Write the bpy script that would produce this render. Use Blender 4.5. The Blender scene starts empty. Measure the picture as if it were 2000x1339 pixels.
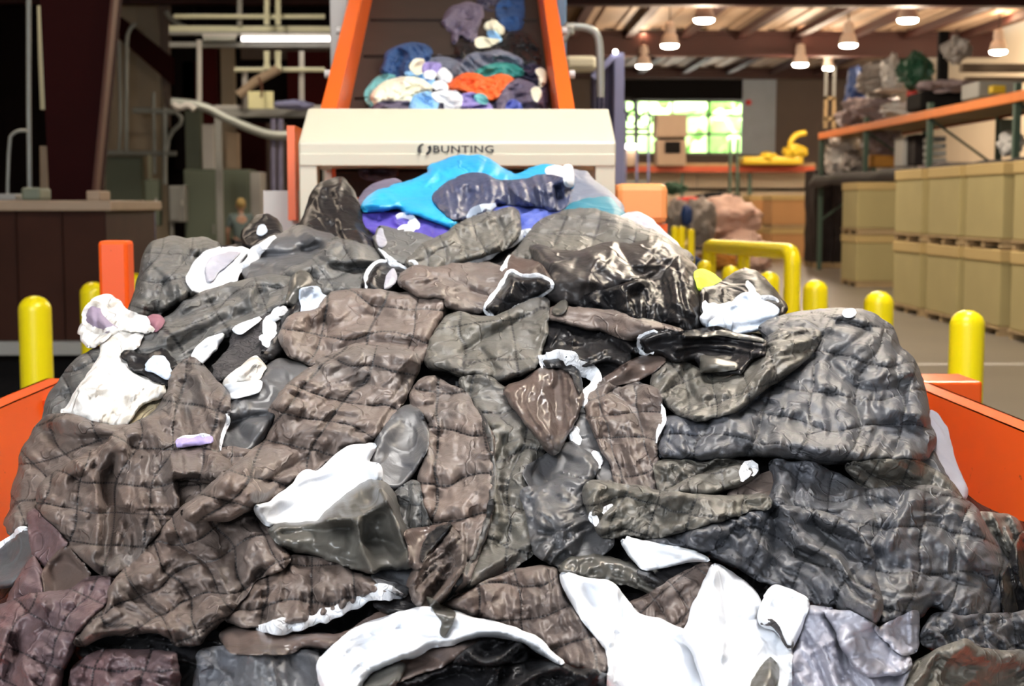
import bpy, bmesh, math, random
import numpy as np
from mathutils import Vector, Matrix
from mathutils import noise as mn
from mathutils.geometry import delaunay_2d_cdt

sc = bpy.context.scene
# ------------------------------------------------------------------ camera
F = 2778.0
CAM = np.array([0.0, 0.0, 1.6])
PITCH = math.atan(269.5 / F); YAW = math.atan(70 / F)
cd = bpy.data.cameras.new('camera'); cam = bpy.data.objects.new('camera', cd)
sc.collection.objects.link(cam); sc.camera = cam
cd.lens = 50.0; cd.sensor_width = 36.0; cd.clip_end = 300; cd.clip_start = 0.05
cam.location = CAM; cam.rotation_euler = (math.pi / 2 - PITCH, 0, -YAW)
cd.dof.use_dof = True; cd.dof.focus_distance = 3.0; cd.dof.aperture_fstop = 5.0
RM = np.array(cam.rotation_euler.to_matrix())

# ------------------------------------------------------------------ world, daylight, exposure
w = bpy.data.worlds.new('world'); sc.world = w; w.use_nodes = True
bg = w.node_tree.nodes['Background']
bg.inputs[0].default_value = (0.80, 0.90, 1.0, 1); bg.inputs[1].default_value = 1.3
sc.view_settings.view_transform = 'Standard'; sc.view_settings.look = 'None'
sc.view_settings.gamma = 1.0; sc.view_settings.use_curve_mapping = False
sc.view_settings.exposure = 0.2
sc.cycles.use_denoising = True
sc.cycles.max_bounces = 6
def area(name, loc, aim, size, sy, power, col):
    l = bpy.data.lights.new(name, 'AREA'); l.shape = 'RECTANGLE'; l.size = size; l.size_y = sy
    l.energy = power; l.color = col
    o = bpy.data.objects.new(name, l); sc.collection.objects.link(o); o.location = loc
    o.rotation_euler = (Vector(aim) - Vector(loc)).to_track_quat('-Z', 'Y').to_euler()
    return o
# added area fill lamp in place of assumed door daylight behind the camera, and the bay lights above the hopper
area('door_fill_light', (-2.5, -2.6, 4.2), (0.2, 3.6, 1.0), 4.2, 2.2, 420, (0.90, 0.95, 1.0))
area('bay_light_hopper', (0.9, 4.4, 6.3), (0.2, 3.4, 1.0), 1.8, 1.8, 380, (1.0, 0.97, 0.93))
su = bpy.data.lights.new('sun', 'SUN'); su.energy = 55; su.angle = .01; su.color = (1, .97, .9)
so = bpy.data.objects.new('sun', su); sc.collection.objects.link(so); so.location = (0, 0, 30); so.rotation_euler = (math.radians(14), math.radians(6), 0)
area('bay_light_left', (-4.5, 13.0, 6.3), (-4.5, 13.0, 0), 1.0, 1.0, 110, (1.0, 0.80, 0.60))
for _x, _y, _e in ((3.6, 9.0, 260), (3.8, 16.0, 380), (4.2, 24.0, 460), (-4.5, 24.0, 160)):
    area('aisle_fill_light', (_x, _y, 6.3), (_x, _y, 0), 1.0, 1.0, _e, (1.0, 0.86, 0.68))  # unseen lamps added to brighten the boxes, floor and bollards; last one stands left

# ------------------------------------------------------------------ helpers
C = sc.collection
def ray(px, py):
    px = np.asarray(px, float); py = np.asarray(py, float)
    d = np.stack([(px - 1000) / F, -(py - 669.5) / F, -np.ones_like(px)], -1) @ RM.T
    return d / d[..., 1:2]
def at(px, py, Y):
    return Vector(tuple(CAM + ray(px, py) * Y))

def tag(o, label=None, cat=None, group=None, kind=None):
    if label: o['label'] = label
    if cat: o['category'] = cat
    if group: o['group'] = group
    if kind: o['kind'] = kind
    return o
def link(o, parent=None):
    C.objects.link(o)
    if parent is not None:
        o.parent = parent
    return o
def empty(name, loc, label, cat, group=None, rz=0):
    o = bpy.data.objects.new(name, None); o.empty_display_size = 0.1
    o.location = loc; o.rotation_euler = (0, 0, rz)
    link(o); return tag(o, label, cat, group)
class MB:
    """collects shapes in WORLD coordinates; build() recentres them"""
    def __init__(s): s.v = []; s.f = []; s.sm = []
    def add(s, vs, fs, smooth=False):
        n = len(s.v); s.v += [tuple(v) for v in vs]
        s.f += [tuple(i + n for i in f) for f in fs]; s.sm += [smooth] * len(fs); return s
    def box(s, x0, x1, y0, y1, z0, z1, bev=0.0):
        if bev <= 0:
            vs = [(x, y, z) for z in (z0, z1) for y in (y0, y1) for x in (x0, x1)]
            return s.add(vs, [(0, 2, 3, 1), (4, 5, 7, 6), (0, 1, 5, 4), (2, 6, 7, 3), (0, 4, 6, 2), (1, 3, 7, 5)])
        bm = bmesh.new(); bmesh.ops.create_cube(bm, size=1)
        for v in bm.verts: v.co = Vector(((x0 + x1) / 2 + v.co.x * (x1 - x0), (y0 + y1) / 2 + v.co.y * (y1 - y0), (z0 + z1) / 2 + v.co.z * (z1 - z0)))
        b = min(bev, 0.45 * min(x1 - x0, y1 - y0, z1 - z0))
        bmesh.ops.bevel(bm, geom=bm.edges[:], offset=b, segments=2, affect='EDGES', profile=0.5)
        return s.frombm(bm)
    def frombm(s, bm, smooth=False):
        bm.verts.index_update(); vs = [tuple(v.co) for v in bm.verts]; fs = [[v.index for v in f.verts] for f in bm.faces]
        s.add(vs, fs, smooth); bm.free(); return s
    def bar(s, p, q, wd, h=None, up=(0, 0, 1)):
        p = Vector(p); q = Vector(q); h = h or wd; d = (q - p).normalized(); u = Vector(up)
        if abs(d.dot(u)) > 0.97: u = Vector((0, 1, 0))
        a = d.cross(u).normalized() * wd / 2; b = a.cross(d).normalized() * h / 2
        vs = [e + i * a + j * b for e in (p, q) for i, j in ((-1, -1), (1, -1), (1, 1), (-1, 1))]
        return s.add(vs, [(0, 1, 2, 3), (7, 6, 5, 4), (0, 4, 5, 1), (1, 5, 6, 2), (2, 6, 7, 3), (3, 7, 4, 0)])
    def tube(s, pts, r, n=14, caps=True, rad=None, closed=False):
        pts = [Vector(p) for p in pts]; m = len(pts); rings = []; prev = None
        for i, p in enumerate(pts):
            if closed: t = (pts[(i + 1) % m] - pts[i - 1]).normalized()
            else: t = (pts[min(i + 1, m - 1)] - pts[max(i - 1, 0)]).normalized()
            if prev is None:
                a = Vector((0, 0, 1)) if abs(t.z) < .9 else Vector((1, 0, 0))
                a = (a - t * a.dot(t)).normalized()
            else:
                a = prev - t * prev.dot(t)
                a = a.normalized() if a.length > 1e-6 else t.orthogonal().normalized()
            prev = a; b = t.cross(a); rr = rad[i] if rad is not None else r
            rings.append([p + (a * math.cos(k * 2 * math.pi / n) + b * math.sin(k * 2 * math.pi / n)) * rr for k in range(n)])
        vs = [v for g in rings for v in g]; fs = []
        for i in range(m if closed else m - 1):
            j = (i + 1) % m
            for k in range(n):
                fs.append((i * n + k, i * n + (k + 1) % n, j * n + (k + 1) % n, j * n + k))
        if caps and not closed: fs.append(tuple(range(n - 1, -1, -1))); fs.append(tuple((m - 1) * n + k for k in range(n)))
        return s.add(vs, fs, True)
    def lathe(s, c, prof, n=28):
        vs = []; fs = []; m = len(prof)
        for r, z in prof:
            vs += [(c[0] + r * math.cos(k * 2 * math.pi / n), c[1] + r * math.sin(k * 2 * math.pi / n), c[2] + z) for k in range(n)]
        for i in range(m - 1):
            for k in range(n): fs.append((i * n + k, i * n + (k + 1) % n, (i + 1) * n + (k + 1) % n, (i + 1) * n + k))
        fs.append(tuple(range(n - 1, -1, -1))); fs.append(tuple((m - 1) * n + k for k in range(n)))
        return s.add(vs, fs, True)
    def prism(s, poly, axis_vec):
        n = len(poly); a = Vector(axis_vec); vs = [Vector(p) for p in poly] + [Vector(p) + a for p in poly]
        fs = [tuple(range(n)), tuple(range(2 * n - 1, n - 1, -1))] + [(i, i + n, (i + 1) % n + n, (i + 1) % n) for i in range(n)]
        return s.add(vs, fs)
    def build(s, name, m, parent=None, base=None):
        vs = np.array(s.v, float)
        if parent is not None:
            org = np.array(parent.matrix_world_loc) if False else np.array(world_loc(parent))
            loc = None
        lo, hi = vs.min(0), vs.max(0)
        c = np.array([(lo[0] + hi[0]) / 2, (lo[1] + hi[1]) / 2, lo[2]]) if base is None else np.array(base)
        me = bpy.data.meshes.new(name); me.from_pydata([tuple(v) for v in (vs - c)], [], s.f)
        me.polygons.foreach_set('use_smooth', s.sm); me.update()
        bm = bmesh.new(); bm.from_mesh(me); bmesh.ops.recalc_face_normals(bm, faces=bm.faces); bm.to_mesh(me); bm.free()
        if any(s.sm):
            try: me.set_sharp_from_angle(angle=math.radians(40))
            except Exception: pass
        me.materials.append(m); o = bpy.data.objects.new(name, me)
        if parent is not None: o.location = Vector(c) - world_loc(parent)
        else: o.location = c
        return link(o, parent)
def world_loc(o):
    l = Vector(o.location)
    while o.parent is not None: o = o.parent; l += Vector(o.location)
    return l
def chaikin(p, it=2, closed=True):
    p = np.asarray(p, float)
    for _ in range(it):
        if closed: q = np.roll(p, -1, 0)
        else: q = p[1:]; pp = p; p = p[:-1]
        new = np.stack([.75 * p + .25 * q, .25 * p + .75 * q], 1).reshape(-1, p.shape[1])
        if not closed: new = np.vstack([pp[:1], new, pp[-1:]])
        p = new
    return p
def rbox(px0, py0, px1, py1, Y, dep, mb=None, bev=0):
    a = at(px0, py0, Y); b = at(px1, py1, Y)
    mb = mb or MB(); return mb.box(min(a.x, b.x), max(a.x, b.x), Y, Y + dep, min(a.z, b.z), max(a.z, b.z), bev)

# ------------------------------------------------------------------ materials
def new_mat(name):
    m = bpy.data.materials.new(name); m.use_nodes = True
    nt = m.node_tree; b = nt.nodes['Principled BSDF']; return m, nt, b
def N(nt, t, **kw):
    n = nt.nodes.new(t)
    for k, v in kw.items(): setattr(n, k, v)
    return n
def solid(name, col, rough=.5, metal=0.0, var=.12, scale=6.0, bump=.0, spec=.5, emit=None, wear=None):
    m, nt, b = new_mat(name); L = nt.links
    tc = N(nt, 'ShaderNodeTexCoord'); nz = N(nt, 'ShaderNodeTexNoise')
    nz.inputs['Scale'].default_value = scale; nz.inputs['Detail'].default_value = 5
    L.new(tc.outputs['Object'], nz.inputs['Vector'])
    mx = N(nt, 'ShaderNodeMix', data_type='RGBA')
    mx.inputs[6].default_value = tuple(c * (1 - var) for c in col) + (1,)
    mx.inputs[7].default_value = tuple(min(1, c * (1 + var)) for c in col) + (1,)
    L.new(nz.outputs[0], mx.inputs[0]); out = mx.outputs[2]
    if wear:
        n2 = N(nt, 'ShaderNodeTexNoise'); n2.inputs['Scale'].default_value = wear[1]; n2.inputs['Detail'].default_value = 8
        L.new(tc.outputs['Object'], n2.inputs['Vector'])
        r = N(nt, 'ShaderNodeMapRange'); r.inputs[1].default_value = wear[2]; r.inputs[2].default_value = wear[2] + .04
        L.new(n2.outputs[0], r.inputs[0]); m2 = N(nt, 'ShaderNodeMix', data_type='RGBA')
        L.new(r.outputs[0], m2.inputs[0]); L.new(out, m2.inputs[6]); m2.inputs[7].default_value = tuple(wear[0]) + (1,); out = m2.outputs[2]
    L.new(out, b.inputs['Base Color'])
    b.inputs['Roughness'].default_value = rough; b.inputs['Metallic'].default_value = metal
    b.inputs['Specular IOR Level'].default_value = spec
    if bump:
        bp = N(nt, 'ShaderNodeBump'); bp.inputs['Strength'].default_value = 1; bp.inputs['Distance'].default_value = bump
        L.new(nz.outputs[0], bp.inputs['Height']); L.new(bp.outputs[0], b.inputs['Normal'])
    if emit:
        b.inputs['Emission Color'].default_value = tuple(emit[0]) + (1,); b.inputs['Emission Strength'].default_value = emit[1]
    return m
def fabric(name, c1, c2, rough=.47, spec=.5, bump=.0019, bscale=26, sheen=.0, stitch=True, mixscale=3.2, dirt=None):
    """nylon / cotton: two-tone cloth, stitched quilting lines on the integer lines of the quilt UV, fine wrinkles"""
    m, nt, b = new_mat(name); L = nt.links
    tc = N(nt, 'ShaderNodeTexCoord')
    n1 = N(nt, 'ShaderNodeTexNoise'); n1.inputs['Scale'].default_value = mixscale; n1.inputs['Detail'].default_value = 3; n1.inputs['Distortion'].default_value = .6
    L.new(tc.outputs['Object'], n1.inputs['Vector'])
    cr = N(nt, 'ShaderNodeMapRange'); cr.inputs[1].default_value = .28; cr.inputs[2].default_value = .72; L.new(n1.outputs[0], cr.inputs[0])
    mx = N(nt, 'ShaderNodeMix', data_type='RGBA'); mx.inputs[6].default_value = tuple(c1) + (1,); mx.inputs[7].default_value = tuple(c2) + (1,)
    L.new(cr.outputs[0], mx.inputs[0]); col = mx.outputs[2]
    if dirt:
        n3 = N(nt, 'ShaderNodeTexNoise'); n3.inputs['Scale'].default_value = 14; n3.inputs['Detail'].default_value = 7; L.new(tc.outputs['Object'], n3.inputs['Vector'])
        r3 = N(nt, 'ShaderNodeMapRange'); r3.inputs[1].default_value = .52; r3.inputs[2].default_value = .66; r3.inputs[4].default_value = .8; L.new(n3.outputs[0], r3.inputs[0])
        m3 = N(nt, 'ShaderNodeMix', data_type='RGBA'); L.new(r3.outputs[0], m3.inputs[0]); L.new(col, m3.inputs[6]); m3.inputs[7].default_value = tuple(dirt) + (1,); col = m3.outputs[2]
    # fine crumple
    nw = N(nt, 'ShaderNodeTexNoise'); nw.inputs['Scale'].default_value = bscale * .35; nw.inputs['Detail'].default_value = 2; L.new(tc.outputs['Object'], nw.inputs['Vector'])
    vm = N(nt, 'ShaderNodeVectorMath', operation='SCALE'); vm.inputs['Scale'].default_value = .10; L.new(nw.outputs[1], vm.inputs[0])
    va = N(nt, 'ShaderNodeVectorMath', operation='ADD'); L.new(tc.outputs['Object'], va.inputs[0]); L.new(vm.outputs[0], va.inputs[1])
    n4 = N(nt, 'ShaderNodeTexNoise'); n4.inputs['Scale'].default_value = bscale * .8; n4.inputs['Detail'].default_value = 5; n4.inputs['Roughness'].default_value = .55; n4.inputs['Distortion'].default_value = .7
    L.new(va.outputs[0], n4.inputs['Vector'])
    v5 = N(nt, 'ShaderNodeTexVoronoi'); v5.inputs['Scale'].default_value = bscale * .45; L.new(va.outputs[0], v5.inputs['Vector'])
    s = N(nt, 'ShaderNodeMath', operation='MULTIPLY_ADD'); L.new(v5.outputs['Distance'], s.inputs[0]); s.inputs[1].default_value = .7; L.new(n4.outputs[0], s.inputs[2])
    mp = N(nt, 'ShaderNodeMapping'); mp.inputs['Scale'].default_value = (1.0, .45, .8); mp.inputs['Rotation'].default_value = (.3, .4, .7); L.new(va.outputs[0], mp.inputs[0])
    n6 = N(nt, 'ShaderNodeTexNoise'); n6.inputs['Scale'].default_value = bscale * .55; n6.inputs['Detail'].default_value = 1; L.new(mp.outputs[0], n6.inputs['Vector'])
    d6 = N(nt, 'ShaderNodeMath', operation='SUBTRACT'); d6.inputs[1].default_value = .5; L.new(n6.outputs[0], d6.inputs[0])
    e6 = N(nt, 'ShaderNodeMath', operation='ABSOLUTE'); L.new(d6.outputs[0], e6.inputs[0])
    f6 = N(nt, 'ShaderNodeMapRange', interpolation_type='SMOOTHSTEP'); f6.inputs[1].default_value = 0; f6.inputs[2].default_value = .045; f6.inputs[3].default_value = .42; f6.inputs[4].default_value = 0
    L.new(e6.outputs[0], f6.inputs[0])
    s6 = N(nt, 'ShaderNodeMath', operation='ADD'); L.new(s.outputs[0], s6.inputs[0]); L.new(f6.outputs[0], s6.inputs[1])
    h = s6.outputs[0]
    if stitch:
        uv = N(nt, 'ShaderNodeUVMap'); uv.uv_map = 'quilt'
        sp = N(nt, 'ShaderNodeSeparateXYZ'); L.new(uv.outputs[0], sp.inputs[0])
        ls = []
        for k in (0, 1):
            rd = N(nt, 'ShaderNodeMath', operation='ROUND'); L.new(sp.outputs[k], rd.inputs[0])
            df = N(nt, 'ShaderNodeMath', operation='SUBTRACT'); L.new(sp.outputs[k], df.inputs[0]); L.new(rd.outputs[0], df.inputs[1])
            ab = N(nt, 'ShaderNodeMath', operation='ABSOLUTE'); L.new(df.outputs[0], ab.inputs[0])
            mr = N(nt, 'ShaderNodeMapRange'); mr.inputs[1].default_value = .014; mr.inputs[2].default_value = .036; mr.inputs[3].default_value = 1; mr.inputs[4].default_value = 0
            L.new(ab.outputs[0], mr.inputs[0])
            # stitches: dashes along the other coordinate
            ml = N(nt, 'ShaderNodeMath', operation='MULTIPLY'); ml.inputs[1].default_value = 14; L.new(sp.outputs[1 - k], ml.inputs[0])
            fr = N(nt, 'ShaderNodeMath', operation='FRACT'); L.new(ml.outputs[0], fr.inputs[0])
            gt = N(nt, 'ShaderNodeMapRange'); gt.inputs[1].default_value = .62; gt.inputs[2].default_value = .72; gt.inputs[3].default_value = 1; gt.inputs[4].default_value = .35
            L.new(fr.outputs[0], gt.inputs[0])
            pr = N(nt, 'ShaderNodeMath', operation='MULTIPLY'); L.new(mr.outputs[0], pr.inputs[0]); L.new(gt.outputs[0], pr.inputs[1]); ls.append(pr.outputs[0])
        mxx = N(nt, 'ShaderNodeMath', operation='MAXIMUM'); L.new(ls[0], mxx.inputs[0]); L.new(ls[1], mxx.inputs[1])
        sc8 = N(nt, 'ShaderNodeMath', operation='MULTIPLY'); sc8.inputs[1].default_value = .85; L.new(mxx.outputs[0], sc8.inputs[0])
        mst = N(nt, 'ShaderNodeMix', data_type='RGBA'); L.new(sc8.outputs[0], mst.inputs[0]); L.new(col, mst.inputs[6]); mst.inputs[7].default_value = (.008, .008, .010, 1); col = mst.outputs[2]
    L.new(col, b.inputs['Base Color'])
    bp = N(nt, 'ShaderNodeBump'); bp.inputs['Distance'].default_value = bump * 3.2; L.new(h, bp.inputs['Height']); L.new(bp.outputs[0], b.inputs['Normal'])
    b.inputs['Roughness'].default_value = rough; b.inputs['Specular IOR Level'].default_value = spec
    b.inputs['Sheen Weight'].default_value = sheen
    return m
FM = dict(
    brown=fabric('brown_nylon', (0.159, 0.111, 0.091), (0.119, 0.104, 0.097)),
    tan=fabric('tan_brown_nylon', (0.210, 0.153, 0.127), (0.153, 0.130, 0.119)),
    olive=fabric('olive_grey_nylon', (0.142, 0.130, 0.104), (0.111, 0.104, 0.100)),
    grey=fabric('grey_nylon', (0.113, 0.111, 0.113), (0.125, 0.118, 0.104)),
    slate=fabric('slate_nylon', (0.085, 0.091, 0.111), (0.119, 0.113, 0.109)),
    maroon=fabric('maroon_nylon', (0.155, 0.084, 0.084), (0.115, 0.092, 0.100)),
    satin=fabric('grey_satin_lining', (0.085, 0.088, 0.100), (0.108, 0.100, 0.093), rough=.42, bump=.0016, bscale=14, stitch=False),
    brsatin=fabric('brown_satin_lining', (0.136, 0.088, 0.072), (0.097, 0.084, 0.077), rough=.3, bump=.0012, bscale=12, stitch=False),
    olsatin=fabric('olive_satin_lining', (0.102, 0.097, 0.081), (0.085, 0.077, 0.071), rough=.32, bump=.0010, bscale=10, stitch=False),
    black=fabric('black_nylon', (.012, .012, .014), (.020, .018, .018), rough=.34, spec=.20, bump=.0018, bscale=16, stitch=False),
    dsatin=fabric('near_black_satin', (.034, .032, .034), (.060, .050, .045), rough=.34, spec=.4, bump=.0018, bscale=14, stitch=False),
    charcoal=fabric('charcoal_fleece', (.040, .036, .038), (.075, .066, .066), rough=.8, bump=.004, bscale=60, stitch=False),
    white=fabric('white_cotton', (.86, .87, .90), (.80, .82, .86), rough=.85, spec=.2, bump=.0010, bscale=14, stitch=False),
    soiled=fabric('soiled_white_fleece', (.88, .83, .76), (.80, .78, .76), rough=.9, spec=.2, bump=.003, bscale=18, stitch=False, dirt=(.45, .40, .33)),
    pale=fabric('pale_lilac_grey_satin', (.44, .44, .50), (.38, .36, .41), rough=.4, bump=.0016, bscale=14, stitch=False),
    ltblue=fabric('pale_blue_denim', (.52, .60, .72), (.62, .68, .78), rough=.8, spec=.2, bump=.0015, bscale=20, stitch=False),
    lilac=fabric('lilac_grey_lining', (.30, .23, .33), (.24, .20, .26), rough=.7, bump=.001, bscale=10, stitch=False),
    rose=fabric('dusty_rose_lining', (.30, .12, .15), (.24, .10, .14), rough=.7, bump=.001, bscale=10, stitch=False),
    khaki=fabric('khaki_fleece', (.42, .34, .20), (.32, .27, .18), rough=.9, bump=.003, bscale=30, stitch=False),
    violet=fabric('violet_label_band', (.42, .34, .62), (.42, .34, .62), rough=.7, bump=.0006, stitch=False),
    cyan=fabric('bright_cyan_nylon', (.02, .42, .74), (.02, .30, .62), rough=.45, bump=.002, bscale=12, stitch=False),
    slateblue=fabric('slate_blue_nylon', (.045, .055, .115), (.065, .072, .125), rough=.4, bump=.002, bscale=12, stitch=False),
    royal=fabric('royal_blue_fabric', (.060, .095, .46), (.10, .14, .42), rough=.5, bump=.002, bscale=12, stitch=False),
    purple=fabric('purple_blue_fabric', (.100, .06, .42), (.06, .05, .28), rough=.5, bump=.002, bscale=12, stitch=False),
    teal=fabric('deep_teal_fabric', (.015, .16, .24), (.03, .22, .28), rough=.5, bump=.002, bscale=12, stitch=False),
    hivis=fabric('neon_yellow_fabric', (.66, .85, .03), (.6, .8, .05), rough=.7, bump=.001, stitch=False),
    steel=fabric('steel_grey_fabric', (.12, .14, .20), (.17, .18, .23), rough=.55, bump=.002, bscale=12, stitch=False),
    denim=fabric('dark_blue_denim', (.025, .085, .24), (.015, .05, .15), rough=.8, bump=.002, bscale=14, stitch=False),
    sea=fabric('sea_green_fabric', (.02, .19, .17), (.03, .26, .24), rough=.6, bump=.002, bscale=12, stitch=False),
    orange=fabric('orange_red_fabric', (.78, .09, .012), (.85, .16, .03), rough=.6, bump=.002, bscale=12, stitch=False),
    cream=fabric('cream_cotton', (.85, .82, .62), (.80, .80, .66), rough=.85, spec=.2, bump=.002, bscale=12, stitch=False),
    aqua=fabric('aqua_fabric', (.12, .42, .45), (.2, .5, .5), rough=.7, bump=.002, bscale=12, stitch=False),
    skyblue=fabric('sky_blue_fabric', (.22, .50, .85), (.3, .56, .85), rough=.7, bump=.002, bscale=12, stitch=False),
    mauve=fabric('mauve_grey_fabric', (.095, .08, .13), (.14, .115, .17), rough=.7, bump=.002, bscale=12, stitch=False),
    lavender=fabric('lavender_fabric', (.30, .24, .58), (.25, .22, .50), rough=.7, bump=.002, bscale=12, stitch=False),
    navy=fabric('navy_fabric', (.015, .016, .045), (.025, .022, .05), rough=.6, bump=.002, bscale=12, stitch=False),
    batting=fabric('white_batting', (.88, .89, .92), (.80, .82, .86), rough=.95, spec=.1, bump=.0012, bscale=60, stitch=False),
)
# ------------------------------------------------------------------ cloth engine
CR = {'P': (0, 0, 1), 'E': (1200, 350, 2.5), 'F': (0, 400, 2.6783), 'G': (500, 400, 2.6786), 'H': (1050, 550, 2.2222),
      'I': (0, 750, 2.2733), 'J': (400, 750, 2.27375), 'K': (1050, 850, 2.1053), 'L': (680, 290, 3.125), 'M': (680, 0, 4.762), 'B': (550, 0, 2.79)}
def pp(s):
    out = []; c = CR['P']
    for t in s.split():
        if t in CR: c = CR[t]
        else:
            x, y = t.split(','); out.append((c[0] + float(x) / c[2], c[1] + float(y) / c[2]))
    return np.array(out)
def _h(ix, iy, seed):
    n = (ix.astype(np.int64) * 374761393 + iy.astype(np.int64) * 668265263 + seed * 1274126177) & 0xffffffff
    n = ((n ^ (n >> 13)) * 1274126177) & 0xffffffff
    return ((n ^ (n >> 16)) & 0xffff) / 65535.0
def vn(x, y, seed=0):
    x = np.asarray(x, float); y = np.asarray(y, float)
    ix = np.floor(x); iy = np.floor(y); fx = x - ix; fy = y - iy
    fx = fx * fx * fx * (fx * (fx * 6 - 15) + 10); fy = fy * fy * fy * (fy * (fy * 6 - 15) + 10)
    ix = ix.astype(np.int64); iy = iy.astype(np.int64)
    a = _h(ix, iy, seed); b = _h(ix + 1, iy, seed); c = _h(ix, iy + 1, seed); d = _h(ix + 1, iy + 1, seed)
    return (a * (1 - fx) + b * fx) * (1 - fy) + (c * (1 - fx) + d * fx) * fy
def tn(x, y, seed=0):
    """piecewise planar noise on a triangle lattice: sharp creases between flat facets"""
    x = np.asarray(x, float); y = np.asarray(y, float)
    sk = (x + y) * .3660254; i = np.floor(x + sk); j = np.floor(y + sk); t = (i + j) * .2113249
    a = x + sk - i; b = y + sk - j; i = i.astype(np.int64); j = j.astype(np.int64)
    v0 = _h(i, j, seed); v3 = _h(i + 1, j + 1, seed); up = a > b
    v1 = np.where(up, _h(i + 1, j, seed), _h(i, j + 1, seed)); hi = np.maximum(a, b); lo = np.minimum(a, b)
    return v0 * (1 - hi) + v1 * (hi - lo) + v3 * lo
def seg_dist(X, Y, P, closed=True):
    Q = np.roll(P, -1, 0) if closed else P[1:]; A = P if closed else P[:-1]
    best = np.full(X.shape, 1e9)
    for (ax, ay), (bx, by) in zip(A, Q):
        dx, dy = bx - ax, by - ay; l = dx * dx + dy * dy + 1e-9
        t = np.clip(((X - ax) * dx + (Y - ay) * dy) / l, 0, 1)
        d = (X - ax - t * dx) ** 2 + (Y - ay - t * dy) ** 2
        np.minimum(best, d, out=best)
    return np.sqrt(best)
def inside(X, Y, P):
    r = np.zeros(X.shape, bool); Q = np.roll(P, -1, 0)
    for (ax, ay), (bx, by) in zip(P, Q):
        if ay == by: continue
        c = ((ay > Y) != (by > Y)) & (X < (bx - ax) * (Y - ay) / (by - ay) + ax); r ^= c
    return r
def resample(P, step, closed=True):
    Q = np.vstack([P, P[:1]]) if closed else P
    d = np.r_[0, np.cumsum(np.hypot(*np.diff(Q, axis=0).T))]
    n = max(8 if closed else 3, int(d[-1] / step)); t = np.linspace(0, d[-1], n + 1)
    if closed: t = t[:-1]
    return np.stack([np.interp(t, d, Q[:, 0]), np.interp(t, d, Q[:, 1])], 1)
def blur(a, k):
    for ax in (0, 1):
        for _ in range(2):
            p = np.pad(a, [(k, k) if i == ax else (0, 0) for i in (0, 1)], mode='edge')
            c = np.cumsum(p, axis=ax); c = np.concatenate([np.zeros_like(np.take(c, [0], ax)), c], ax)
            n = a.shape[ax]
            a = (np.take(c, range(2 * k + 1, 2 * k + 1 + n), ax) - np.take(c, range(0, n), ax)) / (2 * k + 1)
    return a
class Pile:
    def __init__(s, base, x0, y0, x1, y1, step, h0):
        s.base = base; s.x0 = x0; s.y0 = y0; s.st = step
        s.nx = int((x1 - x0) / step) + 1; s.ny = int((y1 - y0) / step) + 1
        s.cur = np.full((s.ny, s.nx), h0, float); s.gx = x0 + np.arange(s.nx) * step; s.gy = y0 + np.arange(s.ny) * step
    def samp(s, A, x, y, ox=0, oy=0):
        fx = np.clip((np.asarray(x) - s.x0) / s.st - ox, 0, A.shape[1] - 1.001); fy = np.clip((np.asarray(y) - s.y0) / s.st - oy, 0, A.shape[0] - 1.001)
        ix = fx.astype(int); iy = fy.astype(int); fx = fx - ix; fy = fy - iy
        return (A[iy, ix] * (1 - fx) + A[iy, ix + 1] * fx) * (1 - fy) + (A[iy + 1, ix] * (1 - fx) + A[iy + 1, ix + 1] * fx) * fy
    def world(s, x, y, h):
        D = s.base(x, y) - h
        return CAM + ray(x, y) * D[..., None]
SEED = [7]; RF = .45; HF = .62; WF = 1.08; QF = 2.3
def soften(p, c=9.0):
    q = np.roll(p, -1, 0); l = np.hypot(*(q - p).T)[:, None]; f = np.minimum(.22, c / np.maximum(l, 1))
    p2 = np.stack([p + (q - p) * f, q + (p - q) * f], 1).reshape(-1, 2); return chaikin(p2, 1)
PARENTS = []; KEYS = {}
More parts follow.
